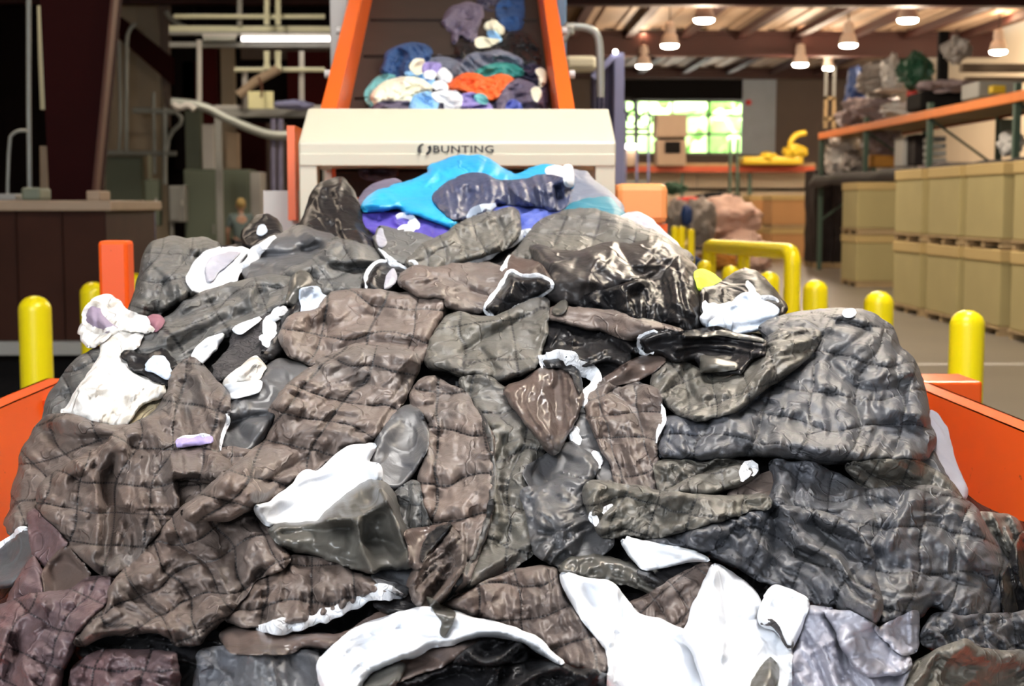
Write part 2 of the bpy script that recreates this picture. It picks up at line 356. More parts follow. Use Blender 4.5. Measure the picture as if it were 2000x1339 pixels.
def cloth(pile, key, name, label, cat, poly, mat, H=.07, R=46, q=None, qh=.016, folds=(), wr=(.016, 60, 0, 2.2), sink=.005,
          k=7, parent=None, group=None, thick=.014, step=3.6, torn=1.5, sm=2, plabel=None, kind=None, drape=(.03, 150), bowl=False, lift=.0, grow=None):
    SEED[0] += 13; sd = SEED[0]
    if grow is None: grow = 0 if parent else 4
    if not parent: R = max(10, R * RF); H = H * HF; wr = (wr[0] * WF,) + tuple(wr[1:]); qh = qh * QF
    P = pp(poly) if isinstance(poly, str) else np.asarray(poly, float)
    P = soften(P, 3.0 if parent or np.ptp(P[:, 0]) < 90 else 8.0); P = resample(P, step)
    if grow:
        nrm = np.roll(P, -2, 0) - np.roll(P, 2, 0); nrm = np.stack([nrm[:, 1], -nrm[:, 0]], 1) / (np.hypot(nrm[:, 0], nrm[:, 1])[:, None] + 1e-6)
        ar = np.sum(P[:, 0] * np.roll(P[:, 1], -1) - np.roll(P[:, 0], -1) * P[:, 1]); P = P + nrm * grow * np.sign(ar)
    if torn:
        nrm = np.roll(P, -1, 0) - np.roll(P, 1, 0); nrm = np.stack([nrm[:, 1], -nrm[:, 0]], 1) / (np.hypot(nrm[:, 0], nrm[:, 1])[:, None] + 1e-6)
        i = np.arange(len(P)); P = P + nrm * ((vn(i * .35, i * 0 + .5, sd) - .5) * 2 * torn)[:, None] + nrm * ((vn(i * .09, i * 0 + 9.5, sd) - .5) * 4 * torn)[:, None]
        if not parent: P = P + nrm * ((vn(i * .10, i * 0 + 3.5, sd + 77) - .5) * 11 * min(1, torn))[:, None] * min(1, len(P) / 160)
    lo = P.min(0) - 2 * pile.st; hi = P.max(0) + 2 * pile.st
    i0 = max(0, int((lo[0] - pile.x0) / pile.st)); i1 = min(pile.nx, int((hi[0] - pile.x0) / pile.st) + 2)
    j0 = max(0, int((lo[1] - pile.y0) / pile.st)); j1 = min(pile.ny, int((hi[1] - pile.y0) / pile.st) + 2)
    FL = [(pp(f[0]), f[1], f[2]) for f in folds]
    if q:
        M = np.linalg.inv(np.array([[q[2], q[4]], [q[3], q[5]]])); ca = math.hypot(q[2], q[3]); cb = math.hypot(q[4], q[5])
    def quilt(x, y):
        wx = x + (vn(x / 95, y / 95, sd + 1) - .5) * 46 + (vn(x / 38, y / 38, sd + 3) - .5) * 9; wy = y + (vn(x / 95, y / 95, sd + 2) - .5) * 46 + (vn(x / 38, y / 38, sd + 4) - .5) * 9
        return M[0, 0] * (wx - q[0]) + M[0, 1] * (wy - q[1]), M[1, 0] * (wx - q[0]) + M[1, 1] * (wy - q[1])
    def relief(x, y):
        d = seg_dist(x, y, P[::3] if len(P) > 60 else P)
        r = R * (.65 + .7 * vn(x / 60, y / 60, sd + 5)); t = np.clip(d / r, 0, 1)
        if bowl: h = -H * np.sqrt(np.maximum(0, 1 - (1 - t) ** 2))
        else: h = H * np.sqrt(np.maximum(0, 1 - (1 - t) ** 2)) * (.8 + .4 * vn(x / 110, y / 110, sd + 6))
        inn = np.clip(d / 14, 0, 1)
        # broad drape
        h = h + drape[0] * inn * (vn(x / drape[1], y / drape[1], sd + 7) - .5) * 2 + .45 * drape[0] * inn * (vn(x / drape[1] * 2.3, y / drape[1] * 2.3, sd + 8) - .5) * 2
        h = h + .8 * drape[0] * inn * (2 * tn(x / drape[1] / .55, y / drape[1] / .45, sd + 30) - 1)
        # directional wrinkles, ridged and warped
        amp, wl, ang, an = wr; an = an * 1.6; ca_, sa_ = math.cos(math.radians(ang)), math.sin(math.radians(ang))
        wx = x + (vn(x / 80, y / 80, sd + 9) - .5) * 55; wy = y + (vn(x / 80, y / 80, sd + 10) - .5) * 55
        u = wx * ca_ + wy * sa_; v = -wx * sa_ + wy * ca_
        mod = np.clip(vn(x / 120, y / 120, sd + 11) * 2.2 - .35, .15, 1.3)
        tot = 0
        for o, (sc_, am) in enumerate(((1, 1), (.52, .6), (.27, .34))):
            tot = tot + am * (2 * tn(u / (wl * an * sc_), v / (wl * sc_ * .8), sd + 12 + o) - 1)
        h = h + amp * 1.25 * mod * tot * (.75 + .25 * inn)
        # thin sharp creases, most along the grain, some across it
        for kk, (da_, wl_, am_) in enumerate(((0, 1.1, 1.0), (28, .8, .7), (-62, .9, .6))):
            c2, s2 = math.cos(math.radians(ang + da_)), math.sin(math.radians(ang + da_)); u2 = wx * c2 + wy * s2; v2 = -wx * s2 + wy * c2
            n = vn(u2 / (wl * 2.6 * wl_), v2 / (wl * wl_), sd + 40 + kk); m2 = np.clip(vn(x / 70, y / 70, sd + 50 + kk) * 2.6 - .9, 0, 1)
            cw = np.abs(2 * n - 1) * wl * wl_ / 2
            h = h + amp * am_ * m2 * (np.exp(-cw / 3.2) - .35 * np.exp(-cw / 9)) * inn
        # crumple across the grain
        h = h + amp * .30 * (2 * tn(x / (wl * .5) + 3, y / (wl * .36), sd + 17) - 1) * inn + amp * .14 * (2 * tn(x / (wl * .2) + 3, y / (wl * .16), sd + 18) - 1) * inn
        for fp, a, wd in FL:
            fd = seg_dist(x, y, chaikin(fp, 2, False), False); h = h + a * np.exp(-(fd / wd) ** 1.5)
        if q:
            a, b = quilt(x, y); fa = np.abs(a - np.round(a)); fb = np.abs(b - np.round(b))
            pa = 1 - (1 - np.minimum(2 * fa, 1)) ** 2.6; pb = 1 - (1 - np.minimum(2 * fb, 1)) ** 2.6
            puff = (pa * pb) ** .55
            da = fa * ca; db = fb * cb
            pk = np.exp(-da / 17) * (vn(b * cb / 12.5, a * ca / 55, sd + 20) - .5) + np.exp(-db / 17) * (vn(a * ca / 12.5, b * cb / 55, sd + 21) - .5)
            h = h + qh * (puff - .6) + qh * 1.7 * pk * (puff + .35)
        return h
    # ---- on the raster: drape over what is already there, then raise the surface
    GX, GY = np.meshgrid(pile.gx[i0:i1], pile.gy[j0:j1]); sub = pile.cur[j0:j1, i0:i1]
    pad = 3 * k; a0 = max(0, i0 - pad); b0 = max(0, j0 - pad)
    cc_ = pile.cur[b0:j1 + pad, a0:i1 + pad]; big = blur(np.maximum(cc_, blur(cc_, k)), max(2, k // 2)); sm_ = big[j0 - b0:j0 - b0 + (j1 - j0), i0 - a0:i0 - a0 + (i1 - i0)]
    msk = inside(GX, GY, P); eps = .020
    hr = sm_ - sink + lift + relief(GX, GY)
    if not bowl: hr = np.maximum(hr, sub + eps)
    # ---- mesh
    st = step; xs = np.arange(lo[0], hi[0], st); ys = np.arange(lo[1], hi[1], st * .866)
    VX, VY = np.meshgrid(xs, ys); VX = VX + (np.arange(len(ys)) % 2)[:, None] * st / 2
    VX = VX.ravel(); VY = VY.ravel(); m = inside(VX, VY, P); VX = VX[m]; VY = VY[m]
    if len(VX):
        m = seg_dist(VX, VY, P) > st * .55; VX = VX[m]; VY = VY[m]
    npz = len(P)
    pts = [Vector(p) for p in P] + [Vector((a, b)) for a, b in zip(VX, VY)]
    vo, eo, fo, *_ = delaunay_2d_cdt(pts, [], [list(range(npz))], 1, 1e-4)
    V2 = np.array([tuple(v) for v in vo]); x = V2[:, 0]; y = V2[:, 1]
    tri = np.array([f for f in fo if len(f) == 3], int)
    h0 = pile.samp(sm_, x, y, i0, j0); hv = h0 - sink + lift + relief(x, y)
    if not bowl: hv = np.maximum(hv, pile.samp(sub, x, y, i0, j0) + eps)
    pile.cur[j0:j1, i0:i1] = np.where(msk, hr, sub)
    W = pile.world(x, y, hv); B = pile.world(x, y, hv - thick)
    n = len(x); back = tri[:, ::-1] + n
    e = {}
    for t in tri:
        for a, b in ((t[0], t[1]), (t[1], t[2]), (t[2], t[0])):
            if (b, a) in e: del e[(b, a)]
            else: e[(a, b)] = 1
    rim = [(b, a, a + n, b + n) for a, b in e]
    V = np.vstack([W, B]); c = np.array([W[:, 0].mean(), W[:, 1].mean(), W[:, 2].min()])
    loops = np.concatenate([tri.ravel(), back.ravel(), np.array(rim, int).ravel()])
    tot = np.concatenate([np.full(len(tri) * 2, 3), np.full(len(rim), 4)]); start = np.concatenate([[0], np.cumsum(tot)[:-1]])
    me = bpy.data.meshes.new(name); me.vertices.add(len(V)); me.vertices.foreach_set('co', (V - c).ravel())
    me.loops.add(len(loops)); me.loops.foreach_set('vertex_index', loops.astype(np.int32))
    me.polygons.add(len(tot)); me.polygons.foreach_set('loop_start', start.astype(np.int32)); me.polygons.foreach_set('loop_total', tot.astype(np.int32))
    me.polygons.foreach_set('use_smooth', np.ones(len(tot), bool))
    me.update(); me.validate()
    uvl = me.uv_layers.new(name='quilt')
    if q: a, b = quilt(x, y); UV = np.stack([a, b], 1)
    else: UV = np.full((n, 2), .5)
    UV = np.vstack([UV, UV]); li = np.zeros(len(me.loops), np.int32); me.loops.foreach_get('vertex_index', li)
    uvl.data.foreach_set('uv', UV[li].ravel())
    me.materials.append(FM[mat]); o = bpy.data.objects.new(name, me); o.location = c; link(o)
    # orient: front faces camera
    if me.polygons and me.polygons[0].normal.dot(Vector(CAM - W[0])) < 0:
        me.flip_normals()
    if parent: PARENTS.append((o, parent));
    else: tag(o, label, cat, group, kind)
    if parent and plabel: o['label'] = plabel
    KEYS[key] = o
    return o
def rim(pile, parent, name, line, r=.006, mat='batting', closed=False, up=.006, plabel=None, jag=.5, step=5):
    """a rolled or frayed edge lying along the surface"""
    SEED[0] += 3
    P = pp(line); P = chaikin(P, 2, closed); P = resample(P, step, closed)
    i = np.arange(len(P)); P = P + np.stack([(vn(i * .5, i * 0, SEED[0]) - .5), (vn(i * .5, i * 0 + 5, SEED[0]) - .5)], 1) * 4 * jag
    h = pile.samp(pile.cur, P[:, 0], P[:, 1]) + up; h = np.convolve(np.pad(h, 2, mode='edge'), np.ones(5) / 5, 'valid')
    W = pile.world(P[:, 0], P[:, 1], h)
    rad = r * (.6 + .8 * vn(i * .3, i * 0 + 2, SEED[0]))
    if not closed: rad = rad * np.minimum(1, .35 + np.minimum(i, i[::-1]) / 4)
    T = (np.roll(W, -1, 0) - np.roll(W, 1, 0)) if closed else np.gradient(W, axis=0)
    T /= np.linalg.norm(T, axis=1)[:, None]; Dv = W - CAM; Dv /= np.linalg.norm(Dv, axis=1)[:, None]
    A = np.cross(T, Dv); A /= np.linalg.norm(A, axis=1)[:, None] + 1e-9; rad = rad * .85
    n = 10; m = len(W); vs = []; fs = []
    for kk in range(n):
        q_ = 2 * math.pi * kk / n; vs.append(W + A * (rad * math.cos(q_))[:, None] + Dv * (np.minimum(rad * .5, .006) * math.sin(q_))[:, None])
    vs = np.stack(vs, 1).reshape(-1, 3)
    for a_ in range(m if closed else m - 1):
        b_ = (a_ + 1) % m
        for kk in range(n): fs.append((a_ * n + kk, a_ * n + (kk + 1) % n, b_ * n + (kk + 1) % n, b_ * n + kk))
    if not closed: fs += [tuple(range(n)), tuple((m - 1) * n + kk for kk in range(n))]
    o = MB().add([tuple(v) for v in vs], fs, True).build(name, FM[mat])
    if plabel: o['label'] = plabel
    PARENTS.append((o, parent)); return o
def resolve():
    for o, k in PARENTS:
        p = KEYS[k]; o.parent = p; o.location = Vector(o.location) - Vector(p.location)
# ------------------------------------------------------------------ setting
M_ = dict(
    floor=solid('polished_concrete', (.18, .155, .125), rough=.40, var=.25, scale=.8, spec=.5),
    beige=solid('beige_sheeting', (.46, .38, .27), rough=.7, var=.15, scale=1.5),
    brownwall=solid('brown_wall', (.16, .12, .10), rough=.8, var=.1, scale=1),
    creamwall=solid('cream_wall', (.72, .62, .47), rough=.7, var=.06, scale=1),
    dark=solid('shade_dark_wall', (.010, .006, .006), rough=.9, var=.3, scale=2, spec=.12),  # dim lighting on the partition is put into this near-black colour
    maroon=solid('maroon_steel', (.060, .004, .004), rough=.6, var=.15, scale=3, spec=.12),
    maroond=solid('dark_maroon_steel', (.024, .0015, .0015), rough=.7, var=.15, scale=3, spec=.12),
    rust=solid('rust_edge_steel', (.10, .030, .012), rough=.6, var=.3, scale=5),
    redbeam=solid('red_oxide_rafter', (.05, .010, .006), rough=.6, var=.2, scale=2),
    deck=solid('tan_roof_deck', (.50, .36, .25), rough=.6, var=.15, scale=1),
    blackm=solid('matte_black', (.008, .007, .007), rough=.8, spec=.12),
    orange=solid('hopper_orange', (.88, .105, .008), rough=.30, var=.06, scale=3, wear=((.35, .05, .01), 34, .70)),
    orange2=solid('conveyor_orange', (.82, .13, .012), rough=.38, var=.06, scale=3),
    peach=solid('peach_orange_panel', (.90, .36, .12), rough=.4, var=.05),
    yellow=solid('safety_yellow', (.97, .80, .005), rough=.32, var=.03, scale=3),
    rackor=solid('rack_orange', (.80, .20, .015), rough=.5, var=.15, scale=3),
    rackred=solid('rack_red_orange', (.55, .09, .03), rough=.5, var=.15, scale=3),
    rackgreen=solid('rack_green', (.07, .12, .09), rough=.5, var=.1),
    hood=solid('cream_enamel', (.62, .585, .455), rough=.35, var=.02, scale=2),
    ink=solid('dark_ink', (.03, .03, .035), rough=.6),
    carton=solid('olive_cardboard', (.40, .33, .15), rough=.8, var=.10, scale=2),
    cartonlid=solid('tan_cardboard', (.50, .36, .15), rough=.8, var=.08, scale=2),
    kraft=solid('brown_cardboard', (.50, .27, .11), rough=.8, var=.10, scale=2),
    wood=solid('pallet_wood', (.42, .30, .16), rough=.9, var=.25, scale=5),
    wrap=solid('black_stretch_wrap', (.022, .016, .016), rough=.6, var=.3, scale=6, bump=.02, spec=.2),
    grey=solid('grey_paint', (.30, .30, .28), rough=.5, var=.08),
    lgrey=solid('pale_grey_paint', (.52, .50, .47), rough=.5, var=.06),
    pipe=solid('galvanised_pipe', (.36, .38, .35), rough=.4, metal=.3, var=.15, scale=8),
    pipec=solid('cream_pipe', (.62, .62, .44), rough=.5, var=.1),
    green=solid('grey_green_enamel', (.15, .175, .125), rough=.5, var=.06, scale=2),
    blue=solid('blue_plastic', (.02, .04, .17), rough=.4, var=.08),
    bluecol=solid('pale_blue_steel', (.16, .27, .42), rough=.5, var=.06),
    lav=solid('lavender_steel', (.25, .26, .44), rough=.5, var=.08),
    lavd=solid('lavender_curtain', (.18, .17, .26), rough=.6, var=.35, scale=6),
    tanrail=solid('tan_steel_rail', (.34, .25, .17), rough=.6, var=.12),
    bin=solid('dark_brown_steel', (.040, .014, .008), rough=.6, var=.3, scale=3, spec=.12),
    sign=solid('pale_yellow_board', (.78, .74, .42), rough=.7),
    belt=solid('brown_rubber_belt', (.030, .018, .013), rough=.7, var=.4, scale=5),
    machine=solid('tan_machine_enamel', (.36, .25, .17), rough=.5, var=.08),
    myel=solid('machine_yellow', (.72, .50, .03), rough=.4, var=.15, scale=4),
    strip=solid('translucent_grey_curtain', (.36, .41, .48), rough=.4, var=.15, scale=2),
    pinkbag=solid('pale_pink_plastic', (.72, .50, .42), rough=.5, var=.12, scale=4),
    greybag=solid('grey_plastic', (.30, .27, .25), rough=.5, var=.3, scale=5),
    whitebag=solid('white_plastic', (.68, .66, .64), rough=.4, var=.15, scale=5),
    mauvebag=solid('mauve_grey_plastic', (.30, .24, .25), rough=.5, var=.3, scale=5),
    bluebag=solid('blue_tarp', (.02, .06, .22), rough=.5, var=.4, scale=5),
    red=solid('signal_red', (.75, .06, .05), rough=.5),
    amber=solid('amber_box', (.50, .22, .03), rough=.6, var=.2),
    greenitem=solid('dark_green_plastic', (.02, .09, .05), rough=.5, var=.2),
    skin=solid('skin', (.45, .26, .18), rough=.6), hair=solid('blond_hair', (.36, .25, .09), rough=.7, var=.3, scale=30),
    shirt=solid('grey_teal_shirt', (.11, .15, .15), rough=.8, var=.1), trousers=solid('dark_trousers', (.02, .02, .025), rough=.8),
    leaf=solid('outdoor_foliage', (.34, .60, .20), rough=.8, var=.4, scale=2), ground=solid('outdoor_ground', (.45, .45, .42), rough=.9),
    lampem=solid('lamp_glow', (1, 1, 1), emit=((1.0, .86, .72), 40)),
    tubeem=solid('tube_glow', (1, 1, 1), emit=((1.0, .92, .88), 3.0)),
    spotem=solid('warm_white_glow', (1, 1, 1), emit=((1.0, .95, .9), 12)),
    lampcap=solid('lamp_housing', (.55, .45, .38), rough=.4, var=.05),
)
def st(mb, name, m): return tag(mb.build(name, m), kind='structure')
st(MB().box(-12.6, 16.4, -3, 60.2, -.12, 0), 'floor', M_['floor'])
# roof
def ceiling():
    mb = MB(); n = 0
    xs = np.arange(-12.6, 16.5, .36)
    for i in range(len(xs) - 1):
        z = 7.0 if i % 2 else 7.07
        mb.box(xs[i], xs[i + 1], -3, 60.2, z, z + .1)
    st(mb, 'ceiling', M_['deck'])
ceiling()
for i, Y in enumerate((8, 20, 33, 45, 57)):
    mb = MB(); zb = [6.6, 6.5, 6.12, 6.22, 6.6][i]
    mb.box(-12.6, 16.4, Y - .18, Y + .18, zb, zb + .06); mb.box(-12.6, 16.4, Y - .02, Y + .02, zb, 7.0); mb.box(-12.6, 16.4, Y - .18, Y + .18, 6.9, 7.0)
    st(mb, 'beam_%d' % (i + 1), M_['redbeam'])
for i, X in enumerate(np.arange(-11, 16, 1.75)):
    st(MB().box(X - .05, X + .05, -3, 58.2, 6.80, 7.0).box(X - .13, X + .13, -3, 58.2, 6.76, 6.80), 'ceiling_purlin_%d' % (i + 1), M_['redbeam'])
# walls
st(MB().box(-12.8, -12.6, -3, 60.2, 0, 7.2), 'wall_left', M_['beige'])
mb = MB(); mb.box(-12.6, -4.2, -3.2, -3, 0, 7.2).box(3.4, 16.4, -3.2, -3, 0, 7.2).box(-4.2, 3.4, -3.2, -3, 4.6, 7.2); st(mb, 'wall_front_light_block', M_['beige'])  # unseen wall added so fill light enters only through its door opening
st(MB().box(16.4, 16.6, -3, 60.2, 0, 7.2), 'wall_right', M_['creamwall'])
mb = MB(); Yw = 58.4
dx0, dx1 = at(1208, 250, Yw).x, at(1452, 250, Yw).x; dz0, dz1 = at(1300, 302, Yw).z, at(1300, 193, Yw).z
mb.box(-12.6, dx0, Yw, Yw + .2, 0, 7.2).box(dx1, 16.4, Yw, Yw + .2, 0, 7.2).box(dx0, dx1, Yw, Yw + .2, dz1, 7.2).box(dx0, dx1, Yw, Yw + .2, 0, dz0)
st(mb, 'wall_rear', M_['brownwall'])
mb = rbox(1190, 155, 1450, 194, Yw - .5, .45); st(mb, 'curtain_shadow_1', M_['blackm'])  # black box drawn for the shadow of the rolled door curtain
def far_window():
    f = MB(); W = .05
    for px in (1218, 1240, 1313, 1384, 1450):
        x = at(px, 250, Yw).x; f.box(x - W, x + W, Yw - .06, Yw + .02, dz0, dz1)
    for py in (197, 225, 262, 300): z = at(1300, py, Yw).z; f.box(dx0, dx1, Yw - .06, Yw + .02, z - W, z + W)
    o = st(f, 'window_1', M_['grey'])
    m, nt, b = new_mat('window_glass'); b.inputs['Transmission Weight'].default_value = 1; b.inputs['Roughness'].default_value = .02; b.inputs['IOR'].default_value = 1.02
    MB().box(dx0, dx1, Yw + .04, Yw + .06, dz0, dz1).build('pane', m, o)
far_window()
# partition of the plant area on the left
mb = MB(); Yp = 34.0
xs = np.arange(-12.6, at(1078, 100, Yp).x, .3)
for i in range(len(xs) - 1): mb.box(xs[i], xs[i + 1], Yp + (.04 if i % 2 else 0), Yp + .2, 0, 7.0)
st(mb, 'wall_partition', M_['dark'])
# tree and ground outside
tag(MB().box(-10, 40, 61, 110, -.2, -.05).build('outdoor_ground', M_['ground']), kind='structure')
def blob(name, c, r, m, label=None, cat=None, seed=0, amp=.25, sub=4, sq=(1, 1, 1), group=None, kind=None, freq=1.6, parent=None, flat=False):
    bm = bmesh.new(); bmesh.ops.create_icosphere(bm, subdivisions=sub, radius=1)
    for v in bm.verts:
        p = v.co.copy(); n = mn.noise(p * freq + Vector((seed * 3.1, 0, 7))) + .5 * abs(mn.noise(p * freq * 2.3 + Vector((seed, 5, 1)))) * 2 - .3 + .22 * abs(mn.noise(p * freq * 6 + Vector((seed, 5, 1))))
        p = p * (1 + amp * n)
        if flat: p.z = max(p.z, -.72)
        v.co = Vector(c) + Vector((p.x * r * sq[0], p.y * r * sq[1], p.z * r * sq[2]))
    o = MB().frombm(bm, True).build(name, m, parent)
    if not parent: tag(o, label, cat, group, kind)
    return o
for i, (px, py, Y, r) in enumerate(((1235, 240, 80, 3.6), (1300, 235, 88, 4.2), (1360, 225, 92, 4.0), (1430, 240, 86, 3.0))):
    p = at(px, py, Y)
    t = empty('tree', (p.x, Y, 0), ['leafy tree outside, at the left end of the far window', 'leafy tree outside, behind the tan machine in the far window', 'leafy tree outside, in the middle of the far window', 'leafy tree outside, at the right end of the far window'][i], 'tree', 'trees outside the far window')
    blob('crown', (p.x, Y, p.z), r, M_['leaf'], seed=i, amp=.5, parent=t, sub=4)
    MB().tube([(p.x, Y, 0), (p.x, Y, p.z)], .3).build('trunk', M_['wood'], t)

# ------------------------------------------------------------------ high bay lamps
lamps = [(1375, 38, 'the largest of the left group, above the hopper hood'), (1308, 88, 'lower left of the largest one, glowing orange above'), (1257, 128, 'leftmost, just above the lavender frame'),
         (1773, 38, 'the largest of the right group, near the top edge'), (1657, 87, 'with a bright cap, left of the largest right one'), (1563, 125, 'low and central, over the brown wall'), (1618, 132, 'smallest, over the near end of the rack'),
         (1950, 100, 'with a bright cap, at the upper right'), (1998, 152, 'cut by the right edge of the frame')]
for px, py, wh in lamps:
    Y = 2778 * 4.4 / (400 - py); p = at(px, py, Y); small = .34 if px == 1618 else .47
    t = empty('high_bay_lamp', (p.x, Y, p.z), 'round high bay lamp ' + wh, 'lamp', 'high bay lamps')
    MB().lathe((p.x, Y, p.z), [(.04, .62), (.12, .60), (.15, .42), (.14, .30), (small * .40, .26), (small * .52, .05), (small * .53, .0), (small * .49, .0), (small * .38, .2)], 24).build('housing', M_['lampcap'], t)
    MB().lathe((p.x, Y, p.z - .03), [(small * .3, -.05), (small * .47, -.02), (small * .50, .03), (small * .40, .06)], 24).build('lens', M_['lampem'], t)
    MB().tube([(p.x, Y, p.z + .6), (p.x, Y, 7.0)], .02, 8).build('hanger', M_['blackm'], t)
    if py > 60 and px not in (1257,):
        MB().lathe((p.x, Y, p.z + .34), [(.03, .16), (.10, .12), (.12, .02), (.07, -.04)], 16).build('glowing_cap', M_['spotem'], t)
    l = bpy.data.lights.new('lamp_light', 'POINT'); l.energy = 260; l.color = (1, .80, .58); l.shadow_soft_size = .25
    lo = bpy.data.objects.new('lamp_light', l); C.objects.link(lo); lo.parent = t; lo.location = (0, -.0, -.35)
    l = bpy.data.lights.new('lamp_uplight', 'POINT'); l.energy = 40; l.color = (1, .62, .38); l.shadow_soft_size = .1
    lo = bpy.data.objects.new('lamp_uplight', l); C.objects.link(lo); lo.parent = t; lo.location = (0, 0, .95)

# ------------------------------------------------------------------ hopper
def hopper():
    t = empty('hopper', (0, 3, 0), 'orange steel feed hopper holding the heap of jackets', 'hopper')
    for s, nm in ((-1, 'left_wall'), (1, 'right_wall')):
        x = -1.41 if s < 0 else 1.45
        mb = MB(); y1 = 4.95
        wx_ = lambda z: x - s * .10 * (1 - z) / .6
        mb.prism([(wx_(z), y, z) for y, z in ((1.9, .45), (3.25, .52), (3.42, 1.0), (y1, 1.0), (y1, .40), (1.9, .40))], (s * .012, 0, 0))  # unseen front stretch cut low to keep orange bounce off the cloth
        mb.prism([(x, 3.42, .97), (x + s * .085, 3.42, .97), (x + s * .085, 3.42, 1.0), (x, 3.42, 1.0)], (0, y1 - 3.42, 0))
        mb.prism([(x + s * .085, 3.42, .88), (x + s * .075, 3.42, .88), (x + s * .075, 3.42, 1.0), (x + s * .085, 3.42, 1.0)], (0, y1 - 3.42, 0))
        mb.build('side_wall', M_['orange'], t)
        for yy, zz in ((2.4, .5), (4.6, .97)):
            MB().box(x + s * .02 - .05, x + s * .02 + .05, yy, yy + .1, 0, zz).build('leg', M_['orange'], t)
    MB().box(-1.31, 1.35, 1.9, 5.9, .36, .40).build('bottom_plate', M_['orange'], t)
    MB().box(-1.41, 1.45, 1.86, 1.9, .36, .45).build('front_plate', M_['orange'], t)
hopper()
a = at(190, 470, 5.35); b = at(248, 470, 5.35)
o = MB().tube([((a.x + b.x) / 2, 5.41, 0), ((a.x + b.x) / 2, 5.41, a.z)], (b.x - a.x) / 2, 24).build('square_post', M_['orange'])
cx = (a.x + b.x) / 2; bpy.data.objects.remove(o)
o = MB().box(a.x, b.x, 5.35, 5.46, 0, a.z, .014).build('steel_post', M_['orange']); tag(o, 'orange steel post with chipped paint standing at the back left of the hopper', 'post')
mb = MB(); a = at(1800, 745, 4.75); b = at(1920, 745, 4.75)
mb.box(a.x, b.x, 4.75, 4.98, a.z - .20, a.z, .01); t = mb.build('support_bracket', M_['orange']); tag(t, 'orange box-section bracket at the back right corner of the hopper', 'bracket')
MB().box(b.x - .12, b.x - .01, 4.8, 4.9, 0, a.z - .2).build('leg', M_['orange'], t)

# ------------------------------------------------------------------ hood of the metal separator
def hood():
    Yf = 6.2; Yb = 7.35
    L = at(583, 322, Yf); R = at(1203, 325, Yf); zl = L.z; x0, x1 = L.x, R.x
    t = empty('separator_hood', ((x0 + x1) / 2, (Yf + Yb) / 2, 0), 'cream enamelled hood with sloping front spanning the conveyor inlet', 'hood')
    zf1 = at(890, 277, Yf).z                        # bottom lip to start of slope
    zt = at(890, 212, Yf + .42).z
    xin = at(600, 210, Yf + .42).x - x0
    zb = zl; Ym = Yf + .42
    f = lambda x, y, z: (x, y, z)
    vs = [f(x0, Yf, zb), f(x1, Yf, zb), f(x0, Yf, zf1), f(x1, Yf, zf1), f(x0 + xin, Ym, zt), f(x1 - xin, Ym, zt), f(x0 + xin, Yb - .3, zt), f(x1 - xin, Yb - .3, zt), f(x0, Yb, zf1), f(x1, Yb, zf1), f(x0, Yb, zb), f(x1, Yb, zb)]
    fs = [(0, 1, 3, 2), (2, 3, 5, 4), (4, 5, 7, 6), (6, 7, 9, 8), (8, 9, 11, 10), (0, 2, 4, 6, 8, 10), (1, 11, 9, 7, 5, 3), (0, 10, 11, 1)]
    bm = bmesh.new(); vv = [bm.verts.new(v) for v in vs]; [bm.faces.new([vv[i] for i in q]) for q in fs]
    bmesh.ops.recalc_face_normals(bm, faces=bm.faces); bmesh.ops.bevel(bm, geom=bm.edges[:], offset=.012, segments=3, affect='EDGES', profile=.5)
    MB().frombm(bm, False).build('hood_shell', M_['hood'], t)
    # lip seam and side jambs
    MB().box(x0 + .004, x1 - .004, Yf - .006, Yf + .02, zb - .004, at(890, 300, Yf).z, .004).build('front_lip', M_['hood'], t)
    for xa, xb in ((x0, at(620, 330, Yf).x), (at(1162, 330, Yf).x, x1)):
        for ya, yb in ((Yf, Yf + .11), (Yb - .11, Yb)):
            MB().box(xa + .002, xb - .002, ya, yb, 0, zb + .01, .006).build('leg', M_['hood'], t)
    # lettering
    cu = bpy.data.curves.new('lettering', 'FONT'); cu.body = 'BUNTING'; cu.size = .075; cu.extrude = .001; cu.offset = .0012; cu.space_character = 1.08
    tmp = bpy.data.objects.new('tmp', cu); C.objects.link(tmp)
    dg = bpy.context.evaluated_depsgraph_get(); me = bpy.data.meshes.new_from_object(tmp.evaluated_get(dg)); bpy.data.objects.remove(tmp)
    me.materials.clear(); me.materials.append(M_['ink'])
    co = np.array([v.co[:] for v in me.vertices]); wx = co[:, 0].max() - co[:, 0].min(); hy = co[:, 1].max() - co[:, 1].min()
    A = at(846, 298, Yf - .01); B = at(964, 284, Yf - .01)
    sx = (B.x - A.x) / wx; sy = (B.z - A.z) / hy; x_ = co[:, 0].min(); y_ = co[:, 1].min()
    sl = .0
    for v in me.vertices: v.co = Vector(((v.co.x - x_) * sx, -.001 - v.co.z, (v.co.y - y_) * sy))
    o = bpy.data.objects.new('lettering', me); C.objects.link(o); o.parent = t; o.location = Vector((A.x, Yf - .008, A.z)) - Vector(t.location)
    # round emblem of two curved strokes left of the name
    mb = MB(); c0 = at(829, 291, Yf - .01); rr = .024
    for a0, a1 in ((100, 215), (285, 395)):
        pts = [(c0.x + rr * math.cos(math.radians(q)), Yf - .010, c0.z + rr * .9 * math.sin(math.radians(q))) for q in np.linspace(a0, a1, 10)]
        mb.tube(pts, .005, 6, rad=list(np.linspace(.0035, .008, 10)))
    mb.build('emblem', M_['ink'], t)
hood()
